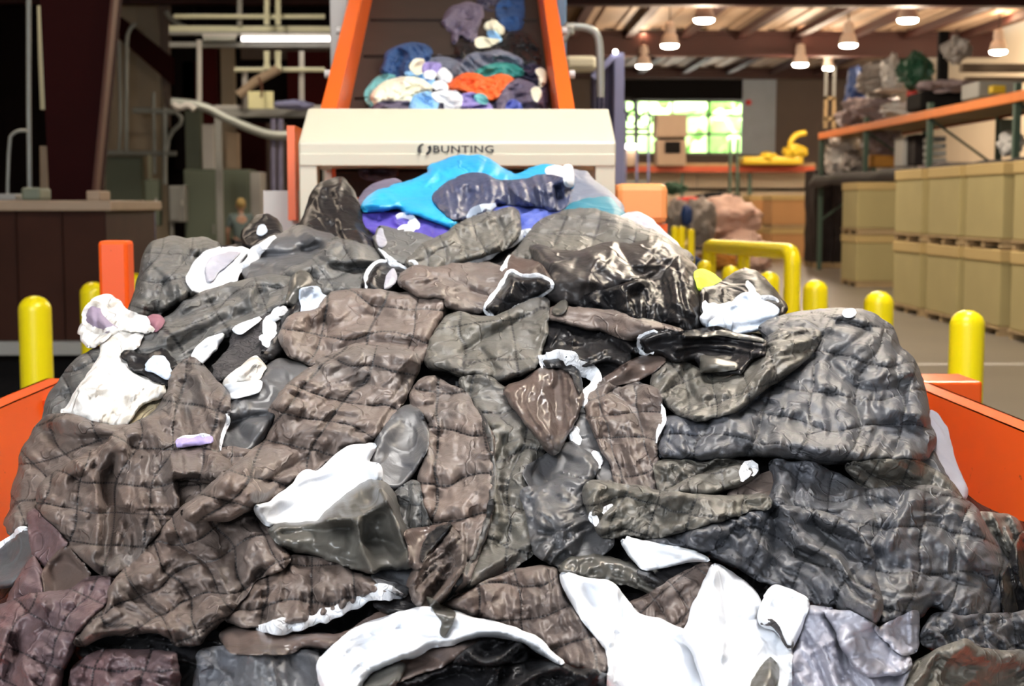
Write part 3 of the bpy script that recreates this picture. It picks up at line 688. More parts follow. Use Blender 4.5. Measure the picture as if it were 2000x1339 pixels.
# ------------------------------------------------------------------ conveyor
def beltD(px, py):
    py = np.asarray(py, float); px = np.asarray(px, float)
    g = (400 - py) / F
    # belt plane z = 1.78 + .46 (Y - 6.9)
    return (1.6 - 1.78 + .46 * 6.9) / (.46 - g) + 0 * px
def conveyor():
    y0, y1 = 6.85, 11.6; bz = lambda y: 1.78 + .46 * (y - 6.9)
    xl0 = at(688, 212, 7.35).x; xr0 = at(1090, 212, 7.35).x; xl1 = at(722, -10, 9.7).x; xr1 = at(1040, -10, 9.7).x
    t = empty('inclined_conveyor', ((xl0 + xr0) / 2, 8, 0), 'steep belt conveyor with orange side rails climbing away behind the hood', 'conveyor')
    xl = (xl0 + xl1) / 2; xr = (xr0 + xr1) / 2
    MB().prism([(xl, y0, bz(y0)), (xl, y1, bz(y1)), (xl, y1, bz(y1) - .12), (xl, y0, bz(y0) - .12)], (xr - xl, 0, 0)).build('belt', M_['belt'], t)
    n = Vector((0, -.418, .908))
    for k, yy in enumerate(np.arange(7.1, 11.4, .62)):
        MB().prism([(xl + .02, yy, bz(yy)), (xl + .02, yy + .03, bz(yy) + .014), (xl + .02, yy + .01, bz(yy) + .02), (xl + .02, yy - .01, bz(yy) + .018)], (xr - xl - .04, 0, 0)).build('cleat', M_['belt'], t)
    for s, x in ((-1, xl), (1, xr)):
        MB().prism([(x, y0, bz(y0) - .18), (x, y1, bz(y1) - .18), (x, y1, bz(y1) + .24), (x, y0, bz(y0) + .24)], (s * .02, 0, 0)).build('side_skirt', M_['orange2'], t)
        MB().prism([(x - .0 * s, y0, bz(y0) + .24), (x, y1, bz(y1) + .24), (x, y1, bz(y1) + .275), (x, y0, bz(y0) + .275)], (s * .075, 0, 0)).build('side_rail', M_['orange2'], t)
        for yy in (7.5, 8.15, 9.3):
            c0 = Vector((x + s * .085, yy, bz(yy) + .22))
            MB().tube([c0, c0 + Vector((s * .03, 0, 0))], .022, 10).build('bolt', M_['lgrey'], t)
    for yy in (8.4, 11):
        for x in (xl, xr): MB().box(x - .04, x + .04, yy, yy + .08, 0, bz(yy) - .15).build('leg', M_['orange2'], t)
    # drive box on the right of the conveyor
    o = rbox(1203, 358, 1305, 438, 6.3, .4, bev=.03).build('side_guard', M_['peach'], t)
    rbox(1207, 437, 1303, 480, 6.32, .36).box(.62, .86, 6.34, 6.66, 0, 1.35).build('guard_base', M_['orange2'], t)
    rbox(560, 245, 578, 430, 6.9, .3).build('side_plate', M_['orange2'], t)
    o = rbox(514, 372, 584, 470, 7.0, .5).build('control_box', M_['lgrey']); 
    tag(o, 'pale grey box standing left of the hood leg', 'box')
    rbox(520, 470, 580, 1200, 7.1, .3).build('stand', M_['lgrey'], o)
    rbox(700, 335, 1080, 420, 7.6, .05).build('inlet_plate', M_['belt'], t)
conveyor()
PB = Pile(beltD, 660, -80, 1130, 380, 1.6, 0.05)
def bc(key, name, label, cat, poly, mat, H=.09, R=9, **kw):
    kw.setdefault('wr', (.06, 20, random.Random(key).uniform(-60, 60), 1.9)); kw.setdefault('drape', (.04, 30))
    return cloth(PB, key, name, label, cat, poly, mat, H=H / .72, R=R / .62, step=2.4, k=4, torn=.5, thick=.02, sink=.02, grow=3.5, folds=(), **kw)
G2 = 'garments on the conveyor belt'
bc('m0', 'dark_garment', 'flattened dark blue-black garment beneath all the others on the lower belt', 'garment', 'M 200,1060 230,760 400,700 700,640 1000,560 1400,470 1720,560 1860,760 1850,1060', 'navy', H=.05)
bc('m25', 'navy_garment', 'dark purple-navy garment at the top edge of the belt, between the mauve and denim ones', 'garment', 'M 1180,-60 1400,-60 1400,60 1370,110 1260,90 1200,30', 'navy')
bc('m2', 'denim_garment', 'blue denim garment at the top right of the conveyor', 'garment', 'M 1378,80 1430,0 1480,-80 1620,-80 1640,100 1612,262 1500,285 1400,205', 'denim', H=.14)
bc('m1', 'mauve_garment', 'mauve-grey puffy garment high on the belt, left of the denim one', 'garment', 'M 870,205 915,120 980,55 1100,15 1235,55 1255,150 1195,260 1182,385 1100,365 1040,305 1000,400 970,400 980,290 930,270', 'mauve', H=.16)
bc('m6', 'black_garment', 'large black garment along the right side of the belt', 'garment', 'M 980,480 1060,400 1200,430 1400,385 1500,295 1660,320 1760,430 1780,600 1640,640 1450,520 1200,530 1020,520', 'black', H=.14)
bc('m3', 'white_scrap', 'white scrap below the denim garment on the belt', 'fabric scrap', 'M 1265,250 1330,178 1365,185 1445,270 1430,318 1330,292', 'cream', H=.08)
bc('m4', 'blue_scrap', 'bright blue scrap just below the white one on the belt', 'fabric scrap', 'M 1295,295 1345,285 1425,370 1400,385 1325,360', 'skyblue', H=.05)
bc('m5', 'cream_scrap', 'thin cream scrap on the black garment on the belt', 'fabric scrap', 'M 1185,370 1240,355 1300,365 1420,378 1290,432 1200,435', 'cream', H=.05)
bc('m7', 'slate_garment', 'slate grey garment spread over the middle of the belt', 'garment', 'M 950,690 1040,620 1120,515 1300,485 1450,480 1610,560 1620,640 1400,620 1200,680 1060,730', 'steel', H=.12)
bc('m24', 'steel_blue_garment', 'steel blue garment left of the slate grey one on the belt', 'garment', 'M 745,560 850,515 1000,575 1080,620 980,650 860,620 780,640', 'steel', H=.08)
bc('m10', 'denim_garment', 'dark blue denim bundle at the left of the belt', 'garment', 'M 290,680 340,600 345,495 450,440 600,398 745,438 780,500 730,570 600,610 640,720 560,720 400,710', 'denim', H=.18, wr=(.09, 15, 20, 2))
bc('m26', 'blue_garment', 'pale blue garment peeking out between cream and white pieces on the belt', 'garment', 'M 520,680 640,660 760,680 800,740 760,860 640,760', 'skyblue', H=.06)
bc('m20', 'black_garment', 'black jacket with a white sleeve edge at the right side of the belt', 'garment', 'M 1590,670 1700,600 1800,640 1855,760 1845,1060 1700,1060 1620,800', 'navy', H=.12)
bc('m8', 'sea_green_garment', 'sea green garment lying above the orange-red one', 'garment', 'M 1145,705 1220,640 1400,588 1560,608 1650,690 1500,700 1350,700 1230,715', 'sea', H=.08)
bc('m9', 'orange_garment', 'orange-red garment in the middle of the belt', 'garment', 'M 925,790 1010,722 1120,688 1210,700 1275,750 1400,685 1500,708 1556,765 1455,870 1330,935 1240,880 1150,860 1060,835 960,825', 'orange', H=.14, wr=(.08, 15, 20, 2))
bc('m21', 'white_sleeve', 'white sleeve edge curling at the right rail of the belt', 'sleeve', 'M 1745,650 1790,640 1835,670 1832,760 1780,810 1790,730', 'cream', H=.06)
bc('m19', 'cream_scrap', 'cream ball of cloth at the foot of the denim bundle', 'fabric scrap', 'M 575,620 620,555 700,555 715,640 645,685', 'cream', H=.08)
bc('m16', 'purple_scrap', 'light purple scrap in the middle left of the belt', 'fabric scrap', 'M 695,645 720,588 860,600 830,670 720,695', 'lavender', H=.06)
bc('m17', 'white_scrap', 'white scrap right of the light purple one on the belt', 'fabric scrap', 'M 828,700 880,635 962,700 945,755 870,745', 'white', H=.07)
bc('m17b', 'white_scrap', 'small white scrap right below the light purple one on the belt', 'fabric scrap', 'M 705,690 760,662 812,680 800,722 740,725', 'white', H=.05)
bc('m18', 'white_scrap', 'white scrap left of the orange-red garment on the belt', 'fabric scrap', 'M 778,800 830,758 912,788 925,845 820,832', 'white', H=.06)
bc('m12', 'aqua_garment', 'aqua garment curving round the left of the cream one on the belt', 'garment', 'M 155,870 230,760 300,705 440,708 430,770 300,810 230,1000 180,960', 'aqua', H=.08)
bc('m11', 'cream_garment', 'cream garment at the lower left of the belt', 'garment', 'M 205,890 300,800 440,718 600,728 745,768 788,832 700,880 610,950 540,955 340,965 285,1000 230,940', 'cream', H=.13)
bc('m22', 'charcoal_garment', 'charcoal jacket with a white cuff at the lower right of the belt', 'garment', 'M 1380,960 1480,800 1580,745 1700,775 1805,850 1800,1060 1400,1060', 'mauve', H=.12)
bc('m22b', 'white_cuff', 'white cuff on the charcoal jacket at the lower right of the belt', 'cuff', 'M 1710,830 1770,815 1795,880 1755,948 1725,900', 'cream', H=.05)
bc('m23', 'grey_garment', 'grey-purple garment under the cream one at the bottom left of the belt', 'garment', 'M 200,1060 250,985 330,958 560,950 620,1060', 'mauve', H=.08)
bc('m13', 'light_blue_garment', 'light blue garment at the bottom of the belt, left of the white shirt', 'garment', 'M 575,1060 590,960 620,890 750,855 840,930 800,1060', 'skyblue', H=.08)
bc('m15', 'violet_garment', 'violet garment at the bottom of the belt, right of the white shirt', 'garment', 'M 990,1060 1050,890 1150,865 1290,935 1360,1060', 'lavender', H=.09)
bc('m15b', 'aqua_scrap', 'small pale aqua scrap on the violet garment', 'fabric scrap', 'M 1170,910 1210,880 1270,890 1300,950 1240,960', 'aqua', H=.04)
bc('m27', 'blue_scrap', 'royal blue scrap at the bottom right of the belt', 'fabric scrap', 'M 1470,1050 1490,960 1530,925 1600,965 1620,1050', 'royal', H=.06)
bc('m14', 'white_shirt', 'white shirt hanging down at the bottom middle of the belt', 'shirt', 'M 778,870 1000,848 1055,915 1010,1060 915,1060 900,940 830,945', 'white', H=.09)
bc('m28', 'mauve_garment', 'dull purple garment glimpsed under the hood on the left', 'garment', 'P 700,310 730,318 770,320 775,340 740,352 705,345', 'mauve', H=.06)
# ------------------------------------------------------------------ bollards and guard rail
def bollard(px, py, Y, label, z=None, r=.086, group='yellow bollards'):
    p = at(px, py, Y); z = p.z
    o = MB().lathe((p.x, Y, 0), [(r, 0), (r, z - r * .9)] + [(r * math.cos(a), z - r * .9 + r * .9 * math.sin(a)) for a in np.linspace(.15, 1.5, 9)], 28).build('bollard', M_['yellow'])
    return tag(o, label, 'bollard', group)
bollard(1890, 605, 6.95, 'yellow bollard behind the orange bracket, nearest on the right', r=.085)
bollard(1717, 568, 8.5, 'yellow bollard behind the hump of the heap, second nearest on the right', r=.088)
bollard(1593, 546, 9.9, 'yellow bollard just right of the guard rail end')
bollard(1502, 530, 11.2, 'yellow bollard just left of the guard rail post, above the black jacket', r=.082)
bollard(1427, 518, 12.4, 'yellow bollard beneath the middle of the guard rail', r=.075)
bollard(1377, 508, 13.6, 'yellow bollard beneath the left end of the guard rail', r=.075)
bollard(67, 577, 8.0, 'yellow bollard in full view in front of the brown bin, nearest on the left', r=.09)
bollard(181, 550, 9.6, 'yellow bollard half hidden by the orange post, on its left')
bollard(262, 533, 10.8, 'yellow bollard half hidden between the orange post and the rolled jacket')
for px, l in ((1318, 'left one of three small far yellow bollards by the peach panel'), (1332, 'middle one of three small far yellow bollards'), (1350, 'right one of three small far yellow bollards')):
    bollard(px, 441 + (px == 1350) * 5, 30, l, r=.075, group='far yellow bollards')
def rail():
    A = at(1385, 480, 14.0); B = at(1548, 492, 11.6); t = empty('guard_rail', ((A.x + B.x) / 2, 12.8, 0), 'yellow tubular guard rail with rounded corners beside the bollards', 'guard rail')
    pts = [(A.x, 14.0, 0), (A.x, 14.0, A.z - .12), (A.x, 13.98, A.z), (A.x + (B.x - A.x) * .08, 13.8, A.z), (B.x - (B.x - A.x) * .10, 11.85, B.z), (B.x, 11.6, B.z), (B.x, 11.6, B.z - .2), (B.x, 11.6, 0)]
    P = chaikin(np.array(pts), 3, False); MB().tube([tuple(p) for p in P], .068, 18).build('rail_tube', M_['yellow'], t)
    m = at(1453, 487, 13.0); MB().tube([(m.x, 13.0, 0), (m.x, 13.0, m.z)], .055, 16).build('post', M_['yellow'], t)
rail()
a = at(1925, 704, 14.2)
tag(MB().box(2.9, 12.0, 14.1, 14.22, 0, .003).build('floor_line', M_['lgrey']), kind='structure')

# ------------------------------------------------------------------ pallet boxes
def pbox(x, y, z, w, d, h, label, body='carton', lid='cartonlid', group='stacked pallet boxes', lidded=True, rz=0):
    t = empty('pallet_box', (x + w / 2, y + d / 2, z), label, 'box', group)
    for k in range(3):
        MB().box(x + .02, x + w - .02, y + k * (d - .12) / 2 + .01, y + k * (d - .12) / 2 + .11, z, z + .09).build('pallet_block', M_['wood'], t)
    MB().box(x, x + w, y, y + d, z + .085, z + .11).build('pallet_deck', M_['wood'], t)
    MB().box(x + .015, x + w - .015, y + .015, y + d - .015, z + .11, z + h - .02, .02).build('carton', M_[body], t)
    if lidded: MB().box(x, x + w, y, y + d, z + h - .15, z + h, .012).build('lid', M_[lid], t)
    return t
words = ['cut by the right edge', 'second from the camera', 'third from the camera', 'at the far end of the row']
ys = [15.55, 17.2, 18.75, 20.35]
for i, y in enumerate(ys):
    for lv, nm in ((0, 'lower'), (1, 'upper')):
        pbox(6.38, y, lv * 1.07, 1.15, 1.32, 1.05, '%s-tier olive lidded pallet box of the long row, %s' % (nm, words[i]))
pbox(6.38, 14.0, 0, 1.15, 1.32, 1.05, 'olive lidded pallet box on the lower tier, just outside the right edge of the frame')
pbox(6.38, 14.0, 1.07, 1.15, 1.32, 1.05, 'olive lidded pallet box on the upper tier, just outside the right edge of the frame')
X = at(1672, 500, 27.6).x
for i in range(1):
    for lv, nm in ((0, 'lower'), (1, 'upper')):
        pbox(X + i * .62 * 1.0 + (.55 if i else 0), 27.6 - i * 1.6, lv * 1.03, .62 + .4 * (i == 0), 1.2, 1.01, '%s tan pallet box of the short stack, %s' % (nm, ['beside the black wrapped load', 'next to the long row'][i]), body='cartonlid' if i else 'carton')
for i, (pa, pb) in enumerate(((1505, 1592), (1464, 1500))):
    Y = 40 + i * 1.6; a = at(pa, 500, Y); b = at(pb, 500, Y)
    for lv, nm in ((0, 'lower'), (1, 'upper')):
        pbox(a.x, Y, lv * .95, b.x - a.x, 1.3, .93, '%s brown cardboard pallet box far back, %s' % (nm, ['left of the black wrapped load', 'behind the pink bags'][i]), body='kraft', lid='cartonlid', group='far brown boxes')
def wrapped(px0, px1, py0, Y, label):
    a = at(px0, py0, Y); b = at(px1, py0, Y); t = empty('wrapped_load', ((a.x + b.x) / 2, Y, 0), label, 'load')
    bm = bmesh.new(); bmesh.ops.create_cube(bm, size=1); bmesh.ops.subdivide_edges(bm, edges=bm.edges[:], cuts=12, use_grid_fill=True)
    w_, h_ = b.x - a.x, a.z - .14
    for v in bm.verts:
        p = Vector(((a.x + b.x) / 2 + v.co.x * w_, Y + .6 + v.co.y * 1.2, .14 + (v.co.z + .5) * h_)); n = mn.noise(p * 2.2); p.x += n * .06; p.y += mn.noise(p * 3 + Vector((9, 0, 0))) * .07; v.co = p
    MB().frombm(bm, True).build('wrapped_body', M_['wrap'], t)
    for k in range(3): MB().box(a.x, b.x, Y + k * .5, Y + k * .5 + .1, 0, .14).build('pallet_block', M_['wood'], t)
wrapped(1594, 1632, 332, 36.2, 'tall black wrapped load on a pallet, left of the two')
wrapped(1633, 1671, 330, 36.0, 'tall black wrapped load on a pallet, touching the short box stack')

# ------------------------------------------------------------------ rack on the right
def rack():
    t = empty('pallet_rack', (9.1, 26, 0), 'long orange-beamed pallet rack with green uprights along the right wall', 'rack')
    Xa, Xb = 8.5, 9.8
    Ys = [8.5 * 2778 / (px - 930) for px in (1603, 1690, 1815, 1985, 2240)]
    for Y in Ys:
        for X in (Xa, Xb): MB().box(X - .05, X + .05, Y - .05, Y + .05, 0, 3.5 if Y < 33 else 3.3).build('upright', M_['rackgreen'], t)
        MB().bar((Xa, Y, 1.2), (Xb, Y, 2.2), .04).bar((Xb, Y, 2.3), (Xa, Y, 3.2), .04).build('brace', M_['rackgreen'], t)
    for i in range(4):
        for X, m in ((Xa - .06, 'rackor'), (Xb, 'rackred')):
            MB().box(X - .03, X + .03, Ys[i + 1], Ys[i], 3.20, 3.36, .01).build('beam', M_[m], t)
            MB().box(X - .03, X + .03, Ys[i + 1], Ys[i], 2.16, 2.28, .01).build('lower_beam', M_['blackm'], t)
        MB().box(Xa, Xb, Ys[i + 1] + .05, Ys[i] - .05, 3.24, 3.27).build('deck', M_['wood'], t)
        MB().box(Xa, Xb, Ys[i + 1] + .05, Ys[i] - .05, 2.22, 2.25).build('deck', M_['blackm'], t)
rack()
bm = bmesh.new(); bmesh.ops.create_grid(bm, x_segments=10, y_segments=90, size=.5)
for v in bm.verts:
    x, y = v.co.x + .5, v.co.y + .5; Y = 16.5 + y * 19; Xp = 8.28 + x * 1.5
    v.co = Vector((Xp, Y, 2.33 + .06 * mn.noise(Vector((Xp * 1.2, Y * .8, 0))) - (.28 if x < .01 else 0)))
o = MB().frombm(bm, True).build('dark_netting', M_['wrap']); mo = o.modifiers.new('s', 'SOLIDIFY'); mo.thickness = .03
tag(o, 'dark netting draped along the lower rack level above the pallet boxes', 'netting')
def rblob(px, py, r, m, label, cat, X=9.1, name='plastic_bag', seed=0, sq=(1, 1, 1), amp=.35, g=None):
    Y = X * 2778 / (px - 930); p = at(px, py, Y); return blob(name, (p.x, Y, p.z), r, M_[m], label, cat, seed, amp, 4, sq, g, freq=2.0)
def rbx(px0, py0, px1, py1, X, m, label, cat, name, dep=.6, bev=.02):
    Y = X * 2778 / ((px0 + px1) / 2 - 930); o = rbox(px0, py0, px1, py1, Y, dep, bev=bev).build(name, M_[m]); return tag(o, label, cat)
rblob(1648, 300, .42, 'whitebag', 'white plastic sack at the far end of the lower rack level', 'bag', seed=1, sq=(1, 1, 1.1))
rblob(1668, 318, .30, 'greybag', 'grey sack low at the far end of the rack, below the white one', 'bag', seed=2)
rblob(1632, 322, .26, 'whitebag', 'small pale bag hanging over the rack edge at its far end', 'bag', seed=3)
rbx(1700, 303, 1752, 326, 9.0, 'amber', 'amber low box on the lower rack level', 'box', 'amber_box')
rblob(1722, 272, .42, 'mauvebag', 'mauve-grey bag on the lower rack level above the amber box', 'bag', seed=4)
rbx(1764, 268, 1786, 325, 8.9, 'lgrey', 'grey plastic crate on the lower rack level', 'crate', 'grey_crate')
rbx(1788, 262, 1812, 322, 9.0, 'wrap', 'black crate beside the green upright on the lower rack level', 'crate', 'black_crate')
for k in range(4): rbx(1822, 266 + k * 14, 1848, 276 + k * 14, 9.0, 'grey', 'grey tray in the stack behind the green upright, %s' % ['topmost', 'second from top', 'third from top', 'at the bottom'][k], 'tray', 'stacked_tray', bev=.008)
rblob(1845, 328, .30, 'mauvebag', 'flattened mauve plastic on the dark netting', 'plastic sheet', seed=6, sq=(1.6, 1.2, .35), name='plastic_sheet')
rblob(1975, 280, .22, 'whitebag', 'small pale bag near the right end of the lower rack level', 'bag', seed=7)
rbx(1952, 232, 1984, 262, 9.6, 'green', 'pale green board leaning in the rack at the right', 'board', 'green_board', dep=.05)
# upper level
rblob(1705, 222, .55, 'mauvebag', 'large mauve-grey bag on top of the rack', 'bag', seed=8, sq=(1.3, 1.4, .75))
rblob(1675, 190, .52, 'bluebag', 'blue tarpaulin bundle standing on the rack', 'tarpaulin', seed=9, sq=(.55, .6, 1.3), name='tarpaulin')
rblob(1722, 155, .50, 'greybag', 'grey sack high on the rack above the mauve bag', 'bag', seed=10, sq=(1, 1, .8))
rblob(1745, 145, .34, 'whitebag', 'bright white sack high on the rack', 'bag', seed=11, sq=(.7, .8, 1.2))
rblob(1770, 215, .34, 'whitebag', 'pale crumpled plastic on the rack beam', 'plastic sheet', seed=12, sq=(1.6, 1, .5), name='plastic_sheet')
rblob(1788, 140, .36, 'greenitem', 'dark green bundle high on the rack', 'bundle', seed=13, name='fabric_bundle')
rblob(1782, 184, .12, 'red', 'small red object on the rack beam', 'object', seed=14, name='red_canister', amp=.1)
rbx(1720, 172, 1775, 178, 8.9, 'lampcap', 'flat pale shelf board high on the rack', 'board', 'shelf_board', dep=.5)
rbx(1705, 168, 1722, 215, 9.0, 'lgrey', 'pale grey upright carton on the rack beside the blue tarpaulin', 'carton', 'grey_carton')
rbx(1800, 178, 1912, 214, 9.1, 'blackm', 'long black load lying on the rack at the right', 'load', 'black_load', dep=1.0, bev=.06)
rblob(1850, 170, .40, 'mauvebag', 'dull grey cloth on top of the long black load', 'cloth', seed=15, sq=(1.5, 1, .35), name='cloth_bundle')
rbx(1836, 60, 1852, 178, 9.0, 'blackm', 'black upright post rising from the rack', 'post', 'black_post', dep=.15)
rblob(1868, 98, .26, 'greybag', 'pale bag hooked on the black upright post', 'bag', seed=17)
rbx(1912, 158, 1995, 190, 9.2, 'grey', 'grey-blue bin on the rack at the right', 'bin', 'storage_bin', dep=.9)
rbx(1938, 166, 1965, 182, 9.05, 'myel', 'yellow carton before the grey-blue bin', 'carton', 'yellow_carton', dep=.2)
def wframe():
    Y = 9.0 * 2778 / (1621 - 930); t = None; mb = MB()
    for x0, x1, y0, y1 in ((1611, 1616, 188, 250), (1627, 1632, 188, 250), (1611, 1632, 188, 194), (1611, 1632, 228, 236)): rbox(x0, y0, x1, y1, Y, .1, mb)
    tag(mb.build('wooden_frame', M_['wood']), 'open wooden frame standing on the far end of the rack', 'frame')
    for px in (1612, 1628): tag(rbox(px, 130, px + 4, 188, Y + .2, .06).build('thin_post', M_['grey']), 'thin grey post above the wooden frame, %s' % ('left' if px == 1612 else 'right'), 'post')
wframe()
for i, (px0, px1, py0, py1) in enumerate(((1880, 2030, 124, 140), (1890, 2030, 150, 160))):
    tag(rbox(px0, py0, px1, py1, 28, .2).build('wall_duct', M_['tanrail']), '%s tan duct along the right wall above the rack' % ('upper' if i == 0 else 'lower'), 'duct')

# ------------------------------------------------------------------ far end
def fb(px0, py0, px1, py1, Y, dep, name, m, label, cat, bev=0.0, parent=None, group=None):
    o = rbox(px0, py0, px1, py1, Y, dep, bev=bev).build(name, M_[m], parent)
    return o if parent else tag(o, label, cat, group)
def bench():
    t = empty('storage_rack', (at(1400, 330, 49).x, 49, 0), 'low storage rack with an orange-red beam across the far end', 'rack')
    fb(1212, 324, 1592, 336, 49, .15, 'beam', 'rackred', None, None, parent=t)
    fb(1212, 318, 1592, 326, 49.2, 2, 'deck', 'wood', None, None, parent=t)
    for px in (1215, 1330, 1462, 1588): fb(px, 325, px + 4, 490, 49.2, .1, 'upright', 'rackgreen', None, None, parent=t)
    for a_, b_ in ((1216, 1361), (1363, 1440), (1446, 1592)): fb(a_, 337, b_, 367, 50, .1, 'side_panel', 'creamwall', None, None, parent=t); fb(a_, 372, b_, 480, 50, .1, 'side_panel', 'creamwall', None, None, parent=t)
    fb(1212, 367, 1592, 372, 49.9, .2, 'brace', 'blackm', None, None, parent=t)
bench()
for px, l in ((1427, 'left one of a pair of dark poles at the far end'), (1441, 'right one of a pair of dark poles at the far end')):
    p = at(px, 270, 46); tag(MB().tube([(p.x, 46, 0), (p.x, 46, p.z)], .05, 10).build('dark_pole', M_['rackgreen']), l, 'pole')
def tanmachine():
    t = fb(1284, 272, 1340, 324, 48.6, 1, 'tan_machine', 'machine', 'tan machine with a dark opening standing in front of the far window', 'machine', .04)
    fb(1283, 223, 1342, 268, 48.5, 1.1, 'upper_housing', 'machine', None, None, .04, t)
    fb(1299, 276, 1329, 299, 48.55, .1, 'dark_opening', 'blackm', None, None, 0, t)
    fb(1288, 268, 1338, 273, 48.6, .9, 'neck', 'blackm', None, None, 0, t)
tanmachine()
fb(1218, 290, 1246, 325, 48.5, .8, 'red_machine', 'machine', 'small reddish machine left of the tan one at the far end', 'machine', .03)
tag(fb(1218, 281, 1248, 290, 48.3, .6, 'machine_light', 'spotem', 'bright white light strip over the small reddish machine', 'light'), kind=None)
def trolley():
    Y = 25; mb = MB(); t = empty('cage_trolley', (at(1245, 300, Y).x, Y, 0), 'grey-lavender wire cage trolley right of the lavender frame', 'trolley')
    for px in (1222, 1245, 1268): p = at(px, 200, Y); q = at(px, 365, Y); MB().box(p.x - .02, p.x + .02, Y, Y + .04, 0, p.z).build('post', M_['lav'], t)
    for py in (252, 262, 355):
        a = at(1222, py, Y); b = at(1268, py, Y); MB().box(a.x, b.x, Y, Y + .04, a.z - .03, a.z + .03).build('crossbar', M_['grey'], t)
    for px, py in ((1236, 228), (1262, 232), (1228, 206)):
        p = at(px, py, Y - .1); MB().tube([(p.x + .10 * math.cos(a), Y - .1, p.z + .12 * math.sin(a)) for a in np.linspace(0, 2 * math.pi, 18)[:-1]], .018, 8, closed=True).build('wire_ring', M_['blackm'], t)
trolley()
def ymachine():
    t = empty('yellow_machine', (at(1515, 310, 48.4).x, 48.4, 2.9), 'yellow machine with a raised curved arm on the far rack', 'machine')
    fb(1452, 305, 1570, 321, 48.3, 1, 'base', 'myel', None, None, .08, t)
    blob('body', (at(1552, 296, 48.5).x, 48.5, at(1552, 296, 48.5).z), .38, M_['myel'], seed=3, amp=.3, parent=t, sq=(1.1, 1, .6))
    blob('motor', (at(1500, 306, 48.5).x, 48.5, at(1500, 306, 48.5).z), .25, M_['myel'], seed=5, amp=.3, parent=t, sq=(1.1, 1, .7))
    P = chaikin(np.array([tuple(at(a, b, 48.5)) for a, b in ((1545, 292), (1543, 275), (1556, 262), (1574, 259))]), 2, False)
    MB().tube([tuple(p) for p in P], .10, 12).build('arm', M_['myel'], t)
ymachine()
st(rbox(1450, 155, 1514, 302, 58.2, .1), 'door_1', M_['strip'])
tag(MB().lathe(tuple(at(1462, 200, 58.12)), [(.02, -.12), (.12, -.08), (.12, .08), (.02, .12)], 12).build('alarm_light', M_['red']), 'small red alarm light on the grey curtain door', 'light')
# bags on the floor
for i, (px, py, Y, r, m, l, sq) in enumerate((
    (1405, 425, 36, .75, 'pinkbag', 'large pale pink plastic bale on the floor beyond the guard rail', (1.3, 1, .7)),
    (1450, 452, 35.4, .62, 'pinkbag', 'slumped pale pink bale at the right of the plastic pile', (.9, 1, .8)),
    (1400, 462, 35, .45, 'amber', 'tan cardboard showing through the plastic pile', (1.4, 1, .5)),
    (1365, 432, 34.6, .55, 'greybag', 'grey bag at the left of the pink bales', (.8, .8, 1)),
    (1322, 432, 35, .50, 'greybag', 'grey sack right beside the peach panel', (.6, .8, 1.1)),
    (1335, 472, 33.6, .40, 'bluebag', 'low blue-grey bag behind the far bollards', (1, 1, .6)),
    (1475, 482, 34.6, .45, 'pinkbag', 'low pale bag at the foot of the plastic pile', (.9, 1, .6)))):
    p = at(px, py, Y); p.z = p.z if py < 440 else min(p.z, r * sq[2] * .95); blob('plastic_bale', (p.x, Y, p.z), r, M_[m], l, 'bag', 20 + i, .28, 4, sq, 'plastic bales at the far end', freq=2.2)
p = at(1341, 420, 34.2); blob('blue_bag', (p.x, 34.2, p.z), .26, M_['bluebag'], 'upright dark blue bag on the grey one', 'bag', 31, .15, 4, (.55, .6, 1))
p = at(1402, 385, 37); blob('black_bag_bundle', (p.x, 37, p.z), .42, M_['blackm'], 'black bag lying on top of the pink bale', 'bag', 32, .3, 4, (1.2, 1, .35))
p = at(1335, 392, 37); blob('red_cloth', (p.x + .1, 37, p.z), .35, M_['red'], 'red cloth behind the grey bags at the far end', 'cloth', 33, .3, 4, (1.2, .8, .3))
p = at(1318, 368, 38); blob('dark_green_bag', (p.x, 38, p.z), .32, M_['greenitem'], 'dark green bag behind the peach panel', 'bag', 34, .3, 4, (1, .8, .5))

# ------------------------------------------------------------------ left side plant
def tp(pts, Y, r, name, m, label, cat, it=1, n=12, parent=None, group=None):
    P = np.array([tuple(at(a, b, Y)) for a, b in pts]); P = chaikin(P, it, False) if it else P
    o = MB().tube([tuple(p) for p in P], r, n).build(name, M_[m], parent); return o if parent else tag(o, label, cat, group)
def column():
    Y = 13.0
    a = at(228, 0, Y); b = at(190, 390, Y); sl = (a.x - b.x) / (a.z - b.z); xr = lambda z: b.x + (z - b.z) * sl
    l0 = at(78, 0, Y); l1 = at(96, 390, Y); sl2 = (l0.x - l1.x) / (l0.z - l1.z); xl = lambda z: l1.x + (z - l1.z) * sl2
    mb = MB(); mb.prism([(xl(0), Y, 0), (xr(0) - .03, Y, 0), (xr(7) - .03, Y, 7), (xl(7), Y, 7)], (0, .3, 0)); st(mb, 'column_1', M_['maroond'])
    mb = MB(); mb.prism([(xr(0) - .03, Y - .1, 0), (xr(0), Y - .1, 0), (xr(7), Y - .1, 7), (xr(7) - .03, Y - .1, 7)], (0, .16, 0)); st(mb, 'column_2', M_['rust'])
column()
tp([(82, 12), (84, 110), (88, 214)], 13.8, .045, 'cream_pipe', 'pipec', 'short cream insulated pipe standing beside the big maroon column', 'pipe', 0)
tp([(56, -30), (56, 200), (62, 735)], 13.2, .022, 'grey_pipe', 'pipe', 'thin vertical grey pipe at the far left', 'pipe', 0)
tp([(52, 255), (30, 255), (14, 275), (14, 738)], 13.1, .016, 'bent_pipe', 'pipe', 'thin pipe bent like a cane at the far left edge', 'pipe', 2)
tp([(86, 285), (92, 731)], 13.4, .04, 'tan_post', 'tanrail', 'short tan post standing on the brown bin at the far left', 'post', 0)
